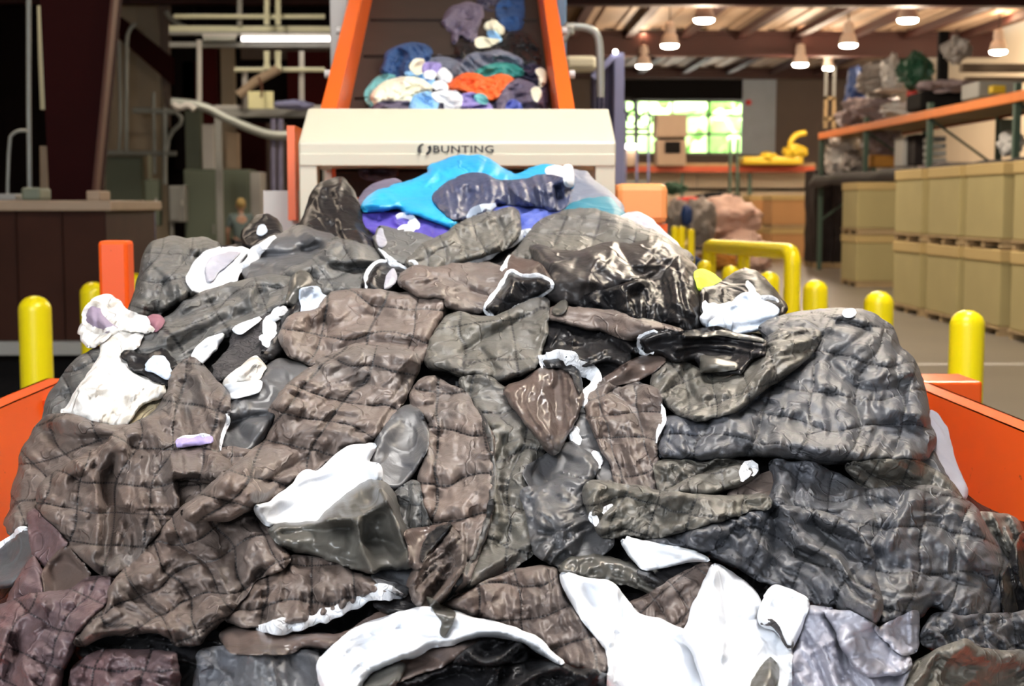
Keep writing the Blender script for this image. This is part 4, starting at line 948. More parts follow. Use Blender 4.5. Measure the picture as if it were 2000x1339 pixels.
def compactor():
    Y = 10.6; t = empty('waste_bin', (at(90, 500, Y).x, Y, 0), 'dark brown steel bin with a tan top rail at the far left', 'bin')
    rbox(-140, 412, 214, 688, Y, 1.6).build('body', M_['bin'], t)
    rbox(-142, 391, 217, 412, Y - .06, 1.7, bev=.012).build('top_rail', M_['tanrail'], t)
    rbox(-142, 668, 214, 694, Y - .12, .3, bev=.01).build('lower_ledge', M_['grey'], t)
    rbox(-130, 690, 200, 803, Y + .1, 1.4).build('base', M_['blackm'], t)  # solid black block put in where the recess under the bin is dark
    for px in (-60, 30, 120, 205): rbox(px, 412, px + 8, 670, Y - .03, .05).build('rib', M_['bin'], t)
compactor()
fb(40, 366, 78, 391, 10.8, .3, 'green_case', 'green', 'small dark green case on the tan rail of the bin', 'case', .02)
fb(-10, 378, 30, 391, 10.9, .3, 'grey_tray', 'grey', 'flat grey tray on the tan rail at the left edge', 'tray', .01)
fb(168, 372, 196, 391, 10.8, .3, 'brown_box', 'tanrail', 'little brown box on the tan rail near the column', 'box', .01)
def bluebin():
    Y = 12.4; t = empty('blue_bin', (at(240, 450, Y).x, Y, 0), 'dark blue plastic bin with stepped front, right of the brown bin', 'bin')
    a, b = at(214, 400, Y), at(268, 415, Y); z1 = a.z; z2 = b.z
    MB().prism([(a.x, Y, 0), (b.x, Y, 0), (b.x, Y, z2), (a.x + .05, Y, z1), (a.x, Y, z1)], (0, .7, 0)).build('bin_body', M_['blue'], t)
    for py in (446, 500): rbox(232, py, 270, py + 6, Y - .03, .06, bev=.01).build('ridge', M_['blue'], t)
bluebin()
# beige panels and steelwork of the partition
def sheet(px0, px1, py0, py1, n, m, Y=33.8):
    a, b = at(px0, py0, Y), at(px1, py1, Y); mb = MB(); xs = np.arange(a.x, b.x, .22)
    for i, x in enumerate(xs): mb.box(x, min(x + .22, b.x), Y - (.03 if i % 2 else 0), Y + .15, max(b.z, 0), a.z)
    st(mb, n, M_[m])
sheet(190, 330, -120, 560, 'wall_panel_1', 'beige'); sheet(430, 462, 84, 330, 'wall_panel_2', 'beige'); sheet(520, 560, 240, 420, 'wall_panel_3', 'brownwall'); sheet(470, 640, 84, 116, 'wall_panel_4', 'brownwall')
for i, (x0, x1, y0, y1, m) in enumerate(((330, 384, -200, 330, 'dark'), (384, 428, 84, 400, 'maroon'), (462, 520, 240, 420, 'maroond'), (560, 640, 100, 205, 'maroon'), (355, 384, 120, 230, 'maroon'))):  # first entry is a shaded recess put in as a near-black box
    st(rbox(x0, y0, x1, y1, 33.5, .25), 'column_%d' % (i + 3), M_[m])
a = at(232, 45, 33); b = at(335, 138, 33)
st(MB().prism([at(232, 30, 33), at(335, 112, 33), at(335, 165, 33), at(232, 75, 33)], (0, .3, 0)), 'beam_6', M_['maroond'])
st(MB().prism([at(300, -60, 33.2), at(330, -60, 33.2), at(330, 250, 33.2), at(315, 160, 33.2), at(312, 60, 33.2)], (0, .2, 0)), 'column_8', M_['brownwall'])
P_ = 'grey conduits on the left plant wall'
for i, (pts, r, m, l) in enumerate((
    ([(265, 45), (250, 60), (247, 90), (247, 300)], .05, 'pipe', 'grey conduit with a bent top on the beige panel'),
    ([(232, 80), (236, 230), (232, 300)], .04, 'pipe', 'thin grey conduit left of the bent one'),
    ([(300, 180), (302, 340)], .04, 'pipe', 'thin grey conduit down the right of the beige panel'),
    ([(322, 210), (322, 360)], .06, 'pipe', 'grey conduit dropping into the lighter electric box'),
    ([(340, 215), (360, 235), (330, 262), (325, 300)], .05, 'pipe', 'crooked grey conduit above the lighter electric box'),
    ([(205, 298), (345, 300)], .06, 'pipe', 'horizontal grey conduit under the beige panel'),
    ([(260, 215), (340, 218)], .07, 'pipe', 'short horizontal grey conduit across the beige panel'),
    ([(292, 300), (293, 352)], .05, 'pipec', 'short pale conduit above the green electric box'),
    ([(325, 22), (332, 36), (368, 58)], .06, 'pipe', 'bent pipe end at the left of the mezzanine'))):
    tp(pts, 32.3, r, 'conduit', m, l, 'conduit', 1, 10, group=P_)
fb(205, 305, 280, 537, 32.5, .3, 'equipment_panel', 'green', 'dim grey-green equipment panel behind the bins', 'panel')
def ebox(x0, x1, y0, y1, m, l):
    t = fb(x0, y0, x1, y1, 29, .35, 'electric_box', m, l, 'electric box', .03); fb(x0 + 3, y0 + 4, x1 - 10, y1 - 4, 28.95, .06, 'door', m, None, None, .01, t)
    fb(x0 + 4, y1 - 4, x0 + 12, 553, 29.1, .15, 'stand_post', m, None, None, 0, t)
    fb(x1 - 8, y0 + (y1 - y0) * .4, x1 - 5, y0 + (y1 - y0) * .55, 28.9, .06, 'handle', 'lgrey', None, None, 0, t)
ebox(280, 311, 350, 441, 'green', 'grey-green electric box on the left plant wall'); ebox(328, 362, 362, 434, 'grey', 'light grey electric box next to the green cabinet')
def cabinet():
    t = empty('electric_cabinet', (at(430, 400, 29.6).x, 29.6, 0), 'large grey-green electrical cabinet behind the standing person', 'cabinet')
    a, b = at(358, 330, 29.6), at(486, 330, 29.6); m = (a.x + b.x) / 2
    MB().box(a.x, b.x, 29.6, 30.6, 0, a.z, .02).build('housing', M_['green'], t)
    MB().box(a.x + .03, m - .01, 29.56, 29.6, .1, a.z - .05, .01).build('door', M_['green'], t); MB().box(m + .01, b.x - .03, 29.56, 29.6, .1, a.z - .05, .01).build('door', M_['green'], t)
    for x in (m - .08, m + .05): MB().box(x, x + .03, 29.52, 29.56, 1.0, 1.2).build('handle', M_['grey'], t)
    MB().box(b.x, b.x + .22, 29.7, 30.5, 0, a.z - .05, .02).build('side_cover', M_['lgrey'], t)
cabinet()
fb(394, 242, 418, 330, 29.8, .3, 'wall_board', 'lgrey', 'narrow white panel rising above the grey-green cabinet', 'panel', .01)
fb(440, 258, 466, 330, 30.2, .3, 'brown_duct', 'tanrail', 'brown duct stub above the grey-green cabinet', 'duct', .02)
fb(360, 215, 394, 330, 31, .3, 'dim_duct', 'green', 'dim green duct left of the narrow white panel', 'duct', .02)
def mezz():
    Y = 27.5; t = empty('mezzanine', (at(500, 200, Y).x, Y, 0), 'steel mezzanine walkway with railings above the green cabinet', 'walkway')
    for y0, y1, x0, x1, m, n in ((50, 62, 330, 655, 'pipec', 'upper_beam'), (62, 68, 330, 655, 'grey', 'beam_web'), (82, 92, 330, 655, 'grey', 'lower_flange'), (212, 228, 418, 640, 'grey', 'deck_beam'), (205, 212, 418, 640, 'lgrey', 'deck_edge')):
        rbox(x0, y0, x1, y1, Y, .25).build(n, M_[m], t)
    for y0, x0, x1 in ((32, 340, 634), (136, 458, 634)):
        p, q = at(x0, y0, Y - .2), at(x1, y0, Y - .2); MB().tube([p, q], .045, 10).build('rail', M_['pipec'], t)
    for x, y0, y1 in ((389, 78, 205), (589, 100, 205), (468, -40, 50), (478, 136, 212)):
        p, q = at(x, y0, Y - .05), at(x, y1, Y - .05); MB().tube([p, q], .05, 10).build('post', M_['lgrey' if x != 468 else 'grey'], t)
    for px in (425, 635): a = at(px, 220, Y); MB().box(a.x - .06, a.x + .06, Y, Y + .12, 0, a.z).build('leg', M_['grey'], t)
    for x in (521, 543):
        MB().tube([at(x, -60, Y - .4), at(x, 48, Y - .4)], .05, 10).build('pipe_drop', M_['pipec'], t)
        MB().tube([at(x, 100, Y - .4), at(x, 122, Y - .4), at(x, 135, Y - .4)], .055, 10, rad=[.06, .05, .075]).build('pipe_stub', M_['pipec'], t)
    MB().tube([at(545, 134, Y - .4), at(500, 158, Y - .3), at(466, 186, Y - .3)], .09, 12).build('sloping_duct', M_['tanrail'], t)
mezz()
def tube_light(px0, px1, y0, y1, Y, m, label):
    t = empty('tube_light', tuple(at((px0 + px1) / 2, y0, Y)), label, 'light', 'tube lights on the mezzanine')
    rbox(px0, y0 - 4, px1, y0 + 2, Y, .12).build('fixture', M_['lgrey'], t)
    MB().tube([at(px0 + 2, (y0 + y1) / 2 + 1, Y - .02), at(px1 - 2, (y0 + y1) / 2 + 1, Y - .02)], .045, 12).build('tube', M_[m], t)
tube_light(470, 652, 69, 81, 27.2, 'tubeem', 'bright long tube light under the mezzanine beam'); tube_light(395, 462, 69, 81, 27.2, 'pipe', 'unlit tube light left of the bright one')
fb(484, 178, 534, 212, 27.0, .04, 'notice_board', 'sign', 'blank pale yellow board on the mezzanine edge', 'board', .005)
p = at(572, 205, 27.2); blob('blue_tarp', (p.x, 27.2, p.z), .30, M_['lav'], 'pale blue tarp bundle on the mezzanine edge', 'tarp', 41, .3, 4, (1.2, .6, .3))
tp([(335, 200), (395, 205), (440, 230), (490, 252), (535, 266), (580, 262)], 26.5, .085, 'sloping_pipe', 'pipe', 'thick grey pipe sloping down right below the mezzanine', 'pipe', 2)
tp([(510, 190), (512, 170), (505, 150)], 26.8, .02, 'orange_cable', 'rust', 'orange cable dangling beside the pale yellow board', 'cable', 1)
tp([(338, 203), (350, 212), (368, 204), (380, 214)], 26.4, .06, 'pipe_cluster', 'lgrey', 'cluster of pale pipe fittings at the left end of the mezzanine', 'pipe', 1)
for i, px in enumerate((534, 548)):
    tp([(px, 232), (px, 566)], 26.6, .05, 'lavender_post', 'lavd', '%s thin lavender post below the mezzanine' % ('left' if i == 0 else 'right'), 'post', 0)
# columns around the conveyor
def post(px0, px1, Y, m, n):
    a = at(px0, 200, Y); b = at(px1, 200, Y); st(MB().box(a.x, b.x, Y, Y + .12, 0, 7.0, .01), n, M_[m])
post(646, 682, 9.2, 'lgrey', 'column_9'); post(1086, 1106, 10.0, 'bluecol', 'column_10')
tp([(1104, 52), (1146, 52), (1168, 66), (1172, 100), (1173, 190)], 9.4, .026, 'conduit_bend', 'pipe', 'galvanised conduit bending down beside the blue column', 'conduit', 2, 14)
tp([(1075, -20), (1078, 30), (1076, 70), (1090, 92)], 9.3, .03, 'valve_pipe', 'pipe', 'grey pipe with fittings between the rail and the blue column', 'pipe', 1, 14)
for i, (px, py, r) in enumerate(((1077, 38, .05), (1078, 62, .055), (1108, 60, .045))):
    p = at(px, py, 9.28); tag(MB().lathe((p.x, 9.28, p.z - .03), [(r * .8, 0), (r, .01), (r, .05), (r * .8, .06)], 16).build('pipe_coupling', M_['pipe']), 'grey pipe coupling %s' % ['upper one on the pipe by the conveyor rail', 'lower one on the pipe by the conveyor rail', 'at the start of the bent conduit'][i], 'coupling')
tp([(1085, 96), (1100, 80), (1112, 60)], 9.25, .02, 'diagonal_conduit', 'pipe', 'short diagonal conduit crossing the blue column', 'conduit', 1)
fb(1104, 108, 1166, 136, 17, .4, 'cream_duct', 'hood', 'cream duct section right of the blue column', 'duct', .05)
def lavframe():
    Y = 12.5; t = empty('steel_gate', (at(1195, 250, Y).x, Y, 0), 'lavender steel frame with a dark curtain right of the hood', 'frame')
    a = at(1200, 102, Y); b = at(1220, 102, Y); MB().box(a.x, b.x, Y, Y + .1, 0, a.z, .008).build('post', M_['lav'], t)
    MB().bar(at(1158, 152, Y), at(1202, 106, Y), .05).build('diagonal_bar', M_['lav'], t)
    c0 = at(1155, 140, Y + .1); c1 = at(1203, 330, Y + .1); n = 24; vs = []; fs = []
    for i in range(n + 1):
        x = c0.x + (c1.x - c0.x) * i / n; yy = Y + .1 + .04 * math.sin(i * 1.5); zt = c0.z + (at(1203, 112, Y).z - c0.z) * i / n
        vs += [(x, yy, c1.z - 1.0), (x, yy, zt), (x, yy + .02, c1.z - 1.0), (x, yy + .02, zt)]
    for i in range(n):
        q = i * 4; fs += [(q, q + 4, q + 5, q + 1), (q + 2, q + 3, q + 7, q + 6), (q + 1, q + 5, q + 7, q + 3), (q, q + 2, q + 6, q + 4)]
    MB().add(vs, fs, True).build('curtain', M_['lavd'], t)
    p = at(1202, 101, Y - .05); MB().lathe((p.x, Y - .05, p.z - .02), [(.008, 0), (.02, .01), (.02, .03), (.008, .04)], 12).build('bright_spot', M_['spotem'], t)  # small glowing disc at the bright spot on the post top
lavframe()
# ------------------------------------------------------------------ the person by the cabinet
def person():
    Y = 26.5; p = at(470, 403, Y); x = p.x; h = 1.70
    s = h / 1.75
    J_ = {'pelvis': (0, 0, .95), 'waist': (0, -.01, 1.10), 'chest': (0, 0, 1.30), 'neck': (0, .0, 1.47), 'head0': (0, 0, 1.55),
          'shL': (-.19, 0, 1.42), 'elL': (-.25, .02, 1.13), 'wrL': (-.22, .16, .93), 'shR': (.19, 0, 1.42), 'elR': (.25, .02, 1.13), 'wrR': (.22, .16, .93),
          'hipL': (-.10, 0, .90), 'knL': (-.12, .02, .50), 'anL': (-.12, -.02, .09), 'toL': (-.14, .14, .04), 'hipR': (.10, 0, .90), 'knR': (.12, .02, .50), 'anR': (.12, -.02, .09), 'toR': (.14, .14, .04)}
    def skin(name, mat, chains, rad, parent=None, sub=2):
        names = []; es = []
        for ch in chains:
            for q in ch:
                if q not in names: names.append(q)
            es += [(names.index(a), names.index(b)) for a, b in zip(ch, ch[1:])]
        me = bpy.data.meshes.new(name); me.from_pydata([(J_[n][0] * s, J_[n][1] * s, J_[n][2] * s) for n in names], es, [])
        o = bpy.data.objects.new(name, me); link(o, parent); o.modifiers.new('skin', 'SKIN')
        for i, n in enumerate(names): me.skin_vertices[0].data[i].radius = (rad[n][0] * s, rad[n][1] * s)
        me.skin_vertices[0].data[0].use_root = True
        ms = o.modifiers.new('sub', 'SUBSURF'); ms.levels = sub; ms.render_levels = sub
        dg = bpy.context.evaluated_depsgraph_get(); dg.update(); m2 = bpy.data.meshes.new_from_object(o.evaluated_get(dg))
        o.modifiers.clear(); o.data = m2; m2.materials.clear(); m2.materials.append(M_[mat]); m2.polygons.foreach_set('use_smooth', [True] * len(m2.polygons)); return o
    R_ = {'pelvis': (.15, .12), 'waist': (.14, .10), 'chest': (.17, .12), 'neck': (.055, .055), 'head0': (.06, .06), 'shL': (.07, .07), 'shR': (.07, .07), 'elL': (.045, .045), 'elR': (.045, .045), 'wrL': (.03, .03), 'wrR': (.03, .03),
          'hipL': (.09, .09), 'hipR': (.09, .09), 'knL': (.06, .06), 'knR': (.06, .06), 'anL': (.042, .042), 'anR': (.042, .042), 'toL': (.04, .03), 'toR': (.04, .03)}
    body = skin('person', 'skin', [('pelvis', 'waist', 'chest', 'neck', 'head0'), ('chest', 'shL', 'elL', 'wrL'), ('chest', 'shR', 'elR', 'wrR'), ('pelvis', 'hipL', 'knL', 'anL', 'toL'), ('pelvis', 'hipR', 'knR', 'anR', 'toR')], R_)
    R2 = {k: (a + .018, b + .018) for k, (a, b) in R_.items()}
    J_['slL'] = (-.235, .012, 1.20); J_['slR'] = (.235, .012, 1.20); R2['slL'] = R2['slR'] = (.065, .065); R2['neck'] = (.075, .075)
    skin('shirt', 'shirt', [('pelvis', 'waist', 'chest', 'neck'), ('chest', 'shL', 'slL'), ('chest', 'shR', 'slR')], R2, body)
    skin('trousers', 'trousers', [('pelvis', 'hipL', 'knL', 'anL'), ('pelvis', 'hipR', 'knR', 'anR')], R2, body)
    hd = MB(); bm = bmesh.new(); bmesh.ops.create_uvsphere(bm, u_segments=24, v_segments=16, radius=1)
    for v in bm.verts: v.co = Vector((v.co.x * .078, v.co.y * .098 + (.012 if v.co.z < 0 else 0), 1.64 * s + v.co.z * .12))
    hd.frombm(bm, True)
    for sx in (-1, 1): hd.lathe((sx * .08, 0, 1.62 * s), [(.008, -.03), (.016, -.01), (.016, .02), (.006, .03)], 8)
    hd.lathe((0, .103, 1.615 * s), [(.018, -.02), (.014, 0), (.006, .03)], 8)
    hd.build('head', M_['skin'], body)
    bm = bmesh.new(); bmesh.ops.create_uvsphere(bm, u_segments=24, v_segments=16, radius=1)
    for v in bm.verts: v.co = Vector((v.co.x * .092, v.co.y * .108 - .018, 1.675 * s + v.co.z * (.11 if v.co.z > 0 else .10)))
    MB().frombm(bm, True).build('hair', M_['hair'], body)
    for sx in (-1, 1):
        mb = MB(); wx, wy, wz = sx * .22 * s, .16 * s, .93 * s
        mb.tube([(wx, wy - .02, wz + .01), (wx, wy + .04, wz - .01), (wx, wy + .08, wz - .03)], .03, 10, rad=[.026, .036, .03])
        for k in range(4): mb.tube([(wx + (k - 1.5) * .017, wy + .07, wz - .03), (wx + (k - 1.5) * .018, wy + .11, wz - .05), (wx + (k - 1.5) * .018, wy + (.125, .135, .13, .12)[k], wz - .08)], .009, 8)
        mb.tube([(wx - sx * .02, wy + .03, wz), (wx - sx * .045, wy + .06, wz - .02), (wx - sx * .045, wy + .085, wz - .045)], .010, 8)
        mb.build('hand', M_['skin'], body)
    body.location = (x, Y, 0); body.rotation_euler = (0, 0, .35)
    tag(body, 'person with short blond hair and grey-teal shirt by the green cabinet, back turned', 'person')
person()
# ------------------------------------------------------------------ the heap in the hopper
def heapD(px, py):
    px = np.asarray(px, float); py = np.asarray(py, float)
    d = np.interp(py, [250, 300, 400, 470, 550, 650, 800, 1000, 1200, 1339, 1520], [5.85, 5.5, 4.75, 4.30, 3.92, 3.55, 3.12, 2.72, 2.42, 2.26, 2.1])
    k = np.interp(py, [300, 470, 600, 800, 1000, 1500], [.0, .04, .10, .16, .12, .08])
    u = np.minimum(np.abs(px - 940) / 940, 1.15)
    return d * (1 + k * u ** 6)
_c = np.linspace(250, 1520, 128)
class Smooth:
    def __call__(s, px, py):
        return (heapD(px, np.asarray(py) - 45) + 2 * heapD(px, py) + heapD(px, np.asarray(py) + 45)) / 4
HD = Smooth()
PL = Pile(HD, -130, 260, 2130, 1480, 3.0, -.10)
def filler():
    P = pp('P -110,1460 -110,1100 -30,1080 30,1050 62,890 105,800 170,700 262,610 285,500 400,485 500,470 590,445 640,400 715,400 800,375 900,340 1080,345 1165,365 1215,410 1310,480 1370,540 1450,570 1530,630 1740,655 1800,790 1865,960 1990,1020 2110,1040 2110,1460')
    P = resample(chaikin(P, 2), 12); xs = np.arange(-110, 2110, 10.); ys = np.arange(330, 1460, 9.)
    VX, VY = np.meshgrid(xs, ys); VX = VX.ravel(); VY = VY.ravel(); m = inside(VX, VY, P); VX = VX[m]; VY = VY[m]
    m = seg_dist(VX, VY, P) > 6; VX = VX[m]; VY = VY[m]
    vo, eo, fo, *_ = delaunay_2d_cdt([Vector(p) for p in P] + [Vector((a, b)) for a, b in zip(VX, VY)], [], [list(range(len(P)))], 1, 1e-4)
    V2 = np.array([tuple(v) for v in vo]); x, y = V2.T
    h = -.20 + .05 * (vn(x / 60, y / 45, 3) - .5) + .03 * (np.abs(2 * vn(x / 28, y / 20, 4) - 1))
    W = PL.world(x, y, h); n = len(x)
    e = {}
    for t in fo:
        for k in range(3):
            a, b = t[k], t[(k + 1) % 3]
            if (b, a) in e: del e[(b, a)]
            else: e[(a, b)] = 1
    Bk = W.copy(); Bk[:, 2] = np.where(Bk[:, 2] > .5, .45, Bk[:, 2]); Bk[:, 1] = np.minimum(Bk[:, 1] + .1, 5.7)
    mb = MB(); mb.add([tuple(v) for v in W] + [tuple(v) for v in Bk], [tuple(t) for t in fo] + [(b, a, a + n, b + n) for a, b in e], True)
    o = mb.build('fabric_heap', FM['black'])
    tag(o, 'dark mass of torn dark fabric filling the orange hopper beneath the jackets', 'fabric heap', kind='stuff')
filler()

J = 'quilted_jacket'; S = 'fabric_scrap'; LN = 'torn_lining'; SV = 'jacket_sleeve'
SAT = dict(wr=(.022, 95, 20, 2.6), drape=(.05, 130))
def c(key, name, label, cat, poly, mat, **kw): return cloth(PL, key, name, label, cat, poly, mat, **kw)

# --- blue pile behind, under the white hood
c('b7', S, 'dull grey-purple cloth at the left end of the blue garment pile', 'fabric scrap', 'L 40,340 100,270 150,230 250,185 340,210 260,300 120,380', 'mauve', H=.10, R=22)
c('b6', 'grey_jacket', 'slate grey jacket slumped at the right end of the blue pile', 'jacket', 'L 1300,120 1460,145 1490,200 1610,270 1680,360 1640,420 1320,420 1280,250', 'steel', H=.16, R=40)
c('b10', S, 'small bright blue cloth at the right foot of the blue pile', 'fabric scrap', 'L 1500,370 1600,360 1680,400 1700,440 1600,450 1480,430', 'skyblue', H=.06, R=16)
c('b3', 'purple_jacket', 'violet-blue jacket lying at the left foot of the blue pile', 'jacket', 'L 50,450 90,385 200,370 330,400 430,415 520,450 640,500 640,600 420,600 200,540 150,500', 'purple', H=.14, R=40, wr=(.04, 34, 15, 2))
c('b5', 'teal_cloth', 'deep teal cloth draped over the right slope of the blue pile', 'cloth', 'L 1270,380 1400,335 1500,315 1600,305 1645,365 1690,415 1600,420 1400,420 1300,420', 'teal', H=.10, R=24)
c('b4', 'blue_jacket', 'royal blue jacket at the front of the blue pile, below the slate one', 'jacket', 'L 720,400 900,335 1080,328 1200,335 1310,385 1410,410 1300,450 1180,480 1080,540 1030,500 900,480 760,440', 'royal', H=.14, R=36, wr=(.035, 40, 10, 2))
c('b1', 'cyan_jacket', 'bright cyan puffy jacket peaking beneath the white hood', 'jacket', 'L 85,375 110,320 200,262 330,205 500,150 482,112 600,66 800,42 862,58 930,118 1010,165 1100,125 1200,108 1330,118 1380,240 1200,260 900,260 700,230 600,300 640,400 680,450 650,500 540,460 440,415 350,400 320,350 150,365', 'cyan', H=.22, R=46, wr=(.045, 50, -25, 2.6), folds=[('L 850,60 830,130 790,190', -.05, 7), ('L 200,300 360,250 560,190', -.05, 8)])
c('b8', 'white_tag_scrap', 'white scrap lying along the top right edge of the cyan jacket', 'fabric scrap', 'L 1205,128 1260,112 1312,120 1315,172 1260,165 1215,152', 'white', H=.04, R=8, torn=.8)
c('b2', 'slate_jacket', 'slate blue quilted jacket lying across the middle of the blue pile', 'jacket', 'L 520,285 590,220 720,168 840,160 900,198 1050,188 1200,160 1310,178 1350,240 1345,310 1290,360 1100,335 900,350 780,410 700,450 620,410 560,345', 'slateblue', H=.22, R=50, wr=(.045, 42, 80, 2.4), folds=[('L 1230,180 1290,230 1310,310', -.12, 16)])
c('b8b', 'white_strap', 'short white strap standing upright on the slate jacket at the right', 'strap', 'L 1318,108 1362,105 1372,200 1368,232 1330,225 1322,160', 'white', H=.05, R=8, torn=.6)
rim(PL, 'b3', 'white_drawstring', 'L 290,420 350,400 420,470 350,530 310,500 380,470', r=.020, up=.02)
rim(PL, 'b4', 'pale_trim', 'L 730,430 760,395 830,375 900,340', r=.018, mat='ltblue', up=.01)
c('b9', 'printed_cloth', 'pale grey cloth with faded print sliding off the right back of the heap', 'cloth', 'L 1560,470 1640,430 1750,385 1860,445 1960,540 2040,640 1900,640 1700,560', 'pale', H=.10, R=24)

# --- back row of the dark heap
c('jet', 'dark_scrap', 'small black scrap with a pale blue patch, beside the black bag at the back left', 'fabric scrap', 'F 1265,160 1300,110 1340,55 1400,50 1470,110 1480,170 1400,230 1290,215', 'black', H=.12, R=24)
cloth(PL, 'jetb', 'blue_patch', None, None, 'F 1338,155 1350,105 1385,98 1405,140 1370,165', 'ltblue', H=.02, R=6, torn=.5, parent='jet', plabel='pale blue patch')
c('bag', 'black_bag', 'crumpled shiny black sleeve standing up as a peak at the back left', 'sleeve', 'B 90,1230 120,1180 160,1080 205,1010 330,955 400,1060 440,1150 440,1230 500,1300 560,1339 480,1420 340,1400 150,1290', 'black', H=.22, R=52, wr=(.05, 60, 60, 2), folds=[('B 330,960 300,1080 330,1240', .05, 10), ('B 220,1010 190,1120 260,1200', .05, 9)])
c('g21a', 'grey_satin_jacket', 'grey satin jacket turned inside out behind the white cup-shaped lining', 'jacket', 'P 478,505 500,480 535,460 575,441 608,446 655,462 660,500 640,530 560,545 500,560 470,535', 'satin', H=.12, R=34, folds=[('P 500,500 560,500 620,480', -.08, 10)], **SAT)
c('g21b', J, 'brown-grey jacket back between the grey satin jacket and the centre sleeve', 'jacket', 'G 400,158 500,190 640,240 700,290 640,330 560,450 380,470 200,470 100,420 160,340 290,290 380,240', 'grey', H=.11, R=36, folds=[('G 200,360 340,300 620,290', .05, 12), ('G 330,290 450,330 600,340', -.05, 8)], q=(600, 480, 70, -18, 25, 60), qh=.008)
c('olv', J, 'olive quilted jacket arching over the top right of the dark heap', 'jacket', 'P 990,520 1035,452 1060,430 1110,411 1170,413 1240,438 1310,472 1352,505 1340,560 1040,560', 'olive', H=.16, R=46, q=(1100, 430, 60, 8, -10, 46), qh=.010)
rim(PL, 'olv', 'white_piping', 'G 1095,312 1200,272 1300,222 1400,150 1440,128', r=.013, up=.012, jag=.3)
c('cuffin', LN, 'small dark hollow lining with a pale inner flap, left end of the olive sleeve', 'lining', 'G 565,450 572,350 640,296 720,285 810,285 845,330 800,380 700,450 640,470', 'black', H=.10, R=30)
cloth(PL, 'cuffin2', 'inner_flap', None, None, 'G 668,440 680,370 720,325 738,370 735,400 690,440', 'pale', H=.02, R=8, torn=.8, parent='cuffin', plabel='pale grey inner flap')
c('gcuff', SV, 'grey sleeve with a pale open cuff lying left of the long olive sleeve', 'sleeve', 'G 618,180 640,112 672,118 800,150 950,195 900,260 800,300 700,290 650,250', 'grey', H=.10, R=28)
cloth(PL, 'gcuff2', 'cuff_lining', None, None, 'G 620,180 645,115 668,125 672,160 690,200 670,225 640,225', 'pale', H=.03, R=10, torn=.8, parent='gcuff', plabel='pale grey cuff lining')
c('lsl', SV, 'long olive-grey quilted sleeve reaching up to the blue pile at the centre', 'sleeve', 'G 775,295 840,255 900,205 1000,152 1040,112 1200,52 1330,18 1372,28 1384,80 1378,165 1300,215 1180,262 1080,310 930,345 850,345 800,335', 'olive', H=.16, R=42, q=(800, 520, 30, -14, 18, 36), qh=.010, wr=(.030, 36, 65, 2), folds=[('G 1250,40 1290,120 1300,210', -.06, 9), ('G 1040,112 1140,110 1280,60', .04, 10)])
rim(PL, 'cuffin', 'frayed_edge', 'G 690,290 720,320 760,318 800,352 838,340 836,300 800,292', r=.010, jag=1)
rim(PL, 'cuffin', 'frayed_edge', 'G 575,440 580,350 640,300 700,285', r=.008, jag=1)
rim(PL, 'gcuff', 'frayed_edge', 'G 640,225 670,250 700,285 740,300', r=.008, jag=1)
c('bigblack', 'dark_satin_jacket', 'large shiny dark jacket bulging at the back right, over the olive one', 'jacket', 'P 1030,478 1085,488 1150,490 1200,478 1262,468 1332,488 1354,525 1368,565 1374,605 1368,640 1348,650 1310,642 1240,620 1150,606 1095,596 1060,575 1072,545 1048,510', 'dsatin', H=.22, R=60, wr=(.05, 80, -35, 2.4), folds=[('P 1150,495 1200,540 1260,560 1300,610', .05, 14), ('P 1210,480 1240,530 1320,560', -.05, 10), ('P 1332,490 1320,540 1345,600', .06, 12), ('P 1060,490 1100,530 1180,560', .04, 12)])
c('bbl', LN, 'black crumpled lining hanging from the right end of the large dark jacket', 'lining', 'P 1150,575 1220,560 1290,545 1330,500 1356,520 1374,580 1372,640 1345,655 1290,640 1200,618 1130,604', 'black', H=.10, R=40, wr=(.05, 50, 70, 2))
c('brfl', S, 'brown flap between the white-rimmed cuff and the large dark jacket', 'fabric scrap', 'G 1290,340 1330,262 1360,280 1480,308 1550,400 1530,450 1380,420', 'brsatin', H=.08, R=22)
c('hiv', 'neon_yellow_cloth', 'bit of neon yellow cloth behind the black jacket at the far right', 'cloth', 'E 400,455 430,448 470,465 530,505 500,540 420,540', 'hivis', H=.08, R=18)
c('bkr', 'black_jacket', 'black jacket with white piping tip behind the right hump', 'jacket', 'E 425,540 520,520 620,435 690,450 740,500 790,560 850,630 800,680 560,720 430,680', 'black', H=.20, R=50)
rim(PL, 'bkr', 'white_piping', 'E 645,492 665,540 700,590 760,575 800,600', r=.011, jag=1)
c('wbit', S, 'cluster of white and black torn strips left of the pale denim piece', 'fabric scrap', 'E 440,605 500,615 580,600 560,650 500,720 440,700', 'white', H=.06, R=14, torn=4)
c('den', 'denim_piece', 'pale blue folded denim piece behind the black flaps at the right', 'denim', 'E 440,720 540,640 640,553 700,580 810,640 760,690 700,730 620,750 500,760', 'ltblue', H=.07, R=20, folds=[('E 640,560 700,640 740,640', .02, 6)])

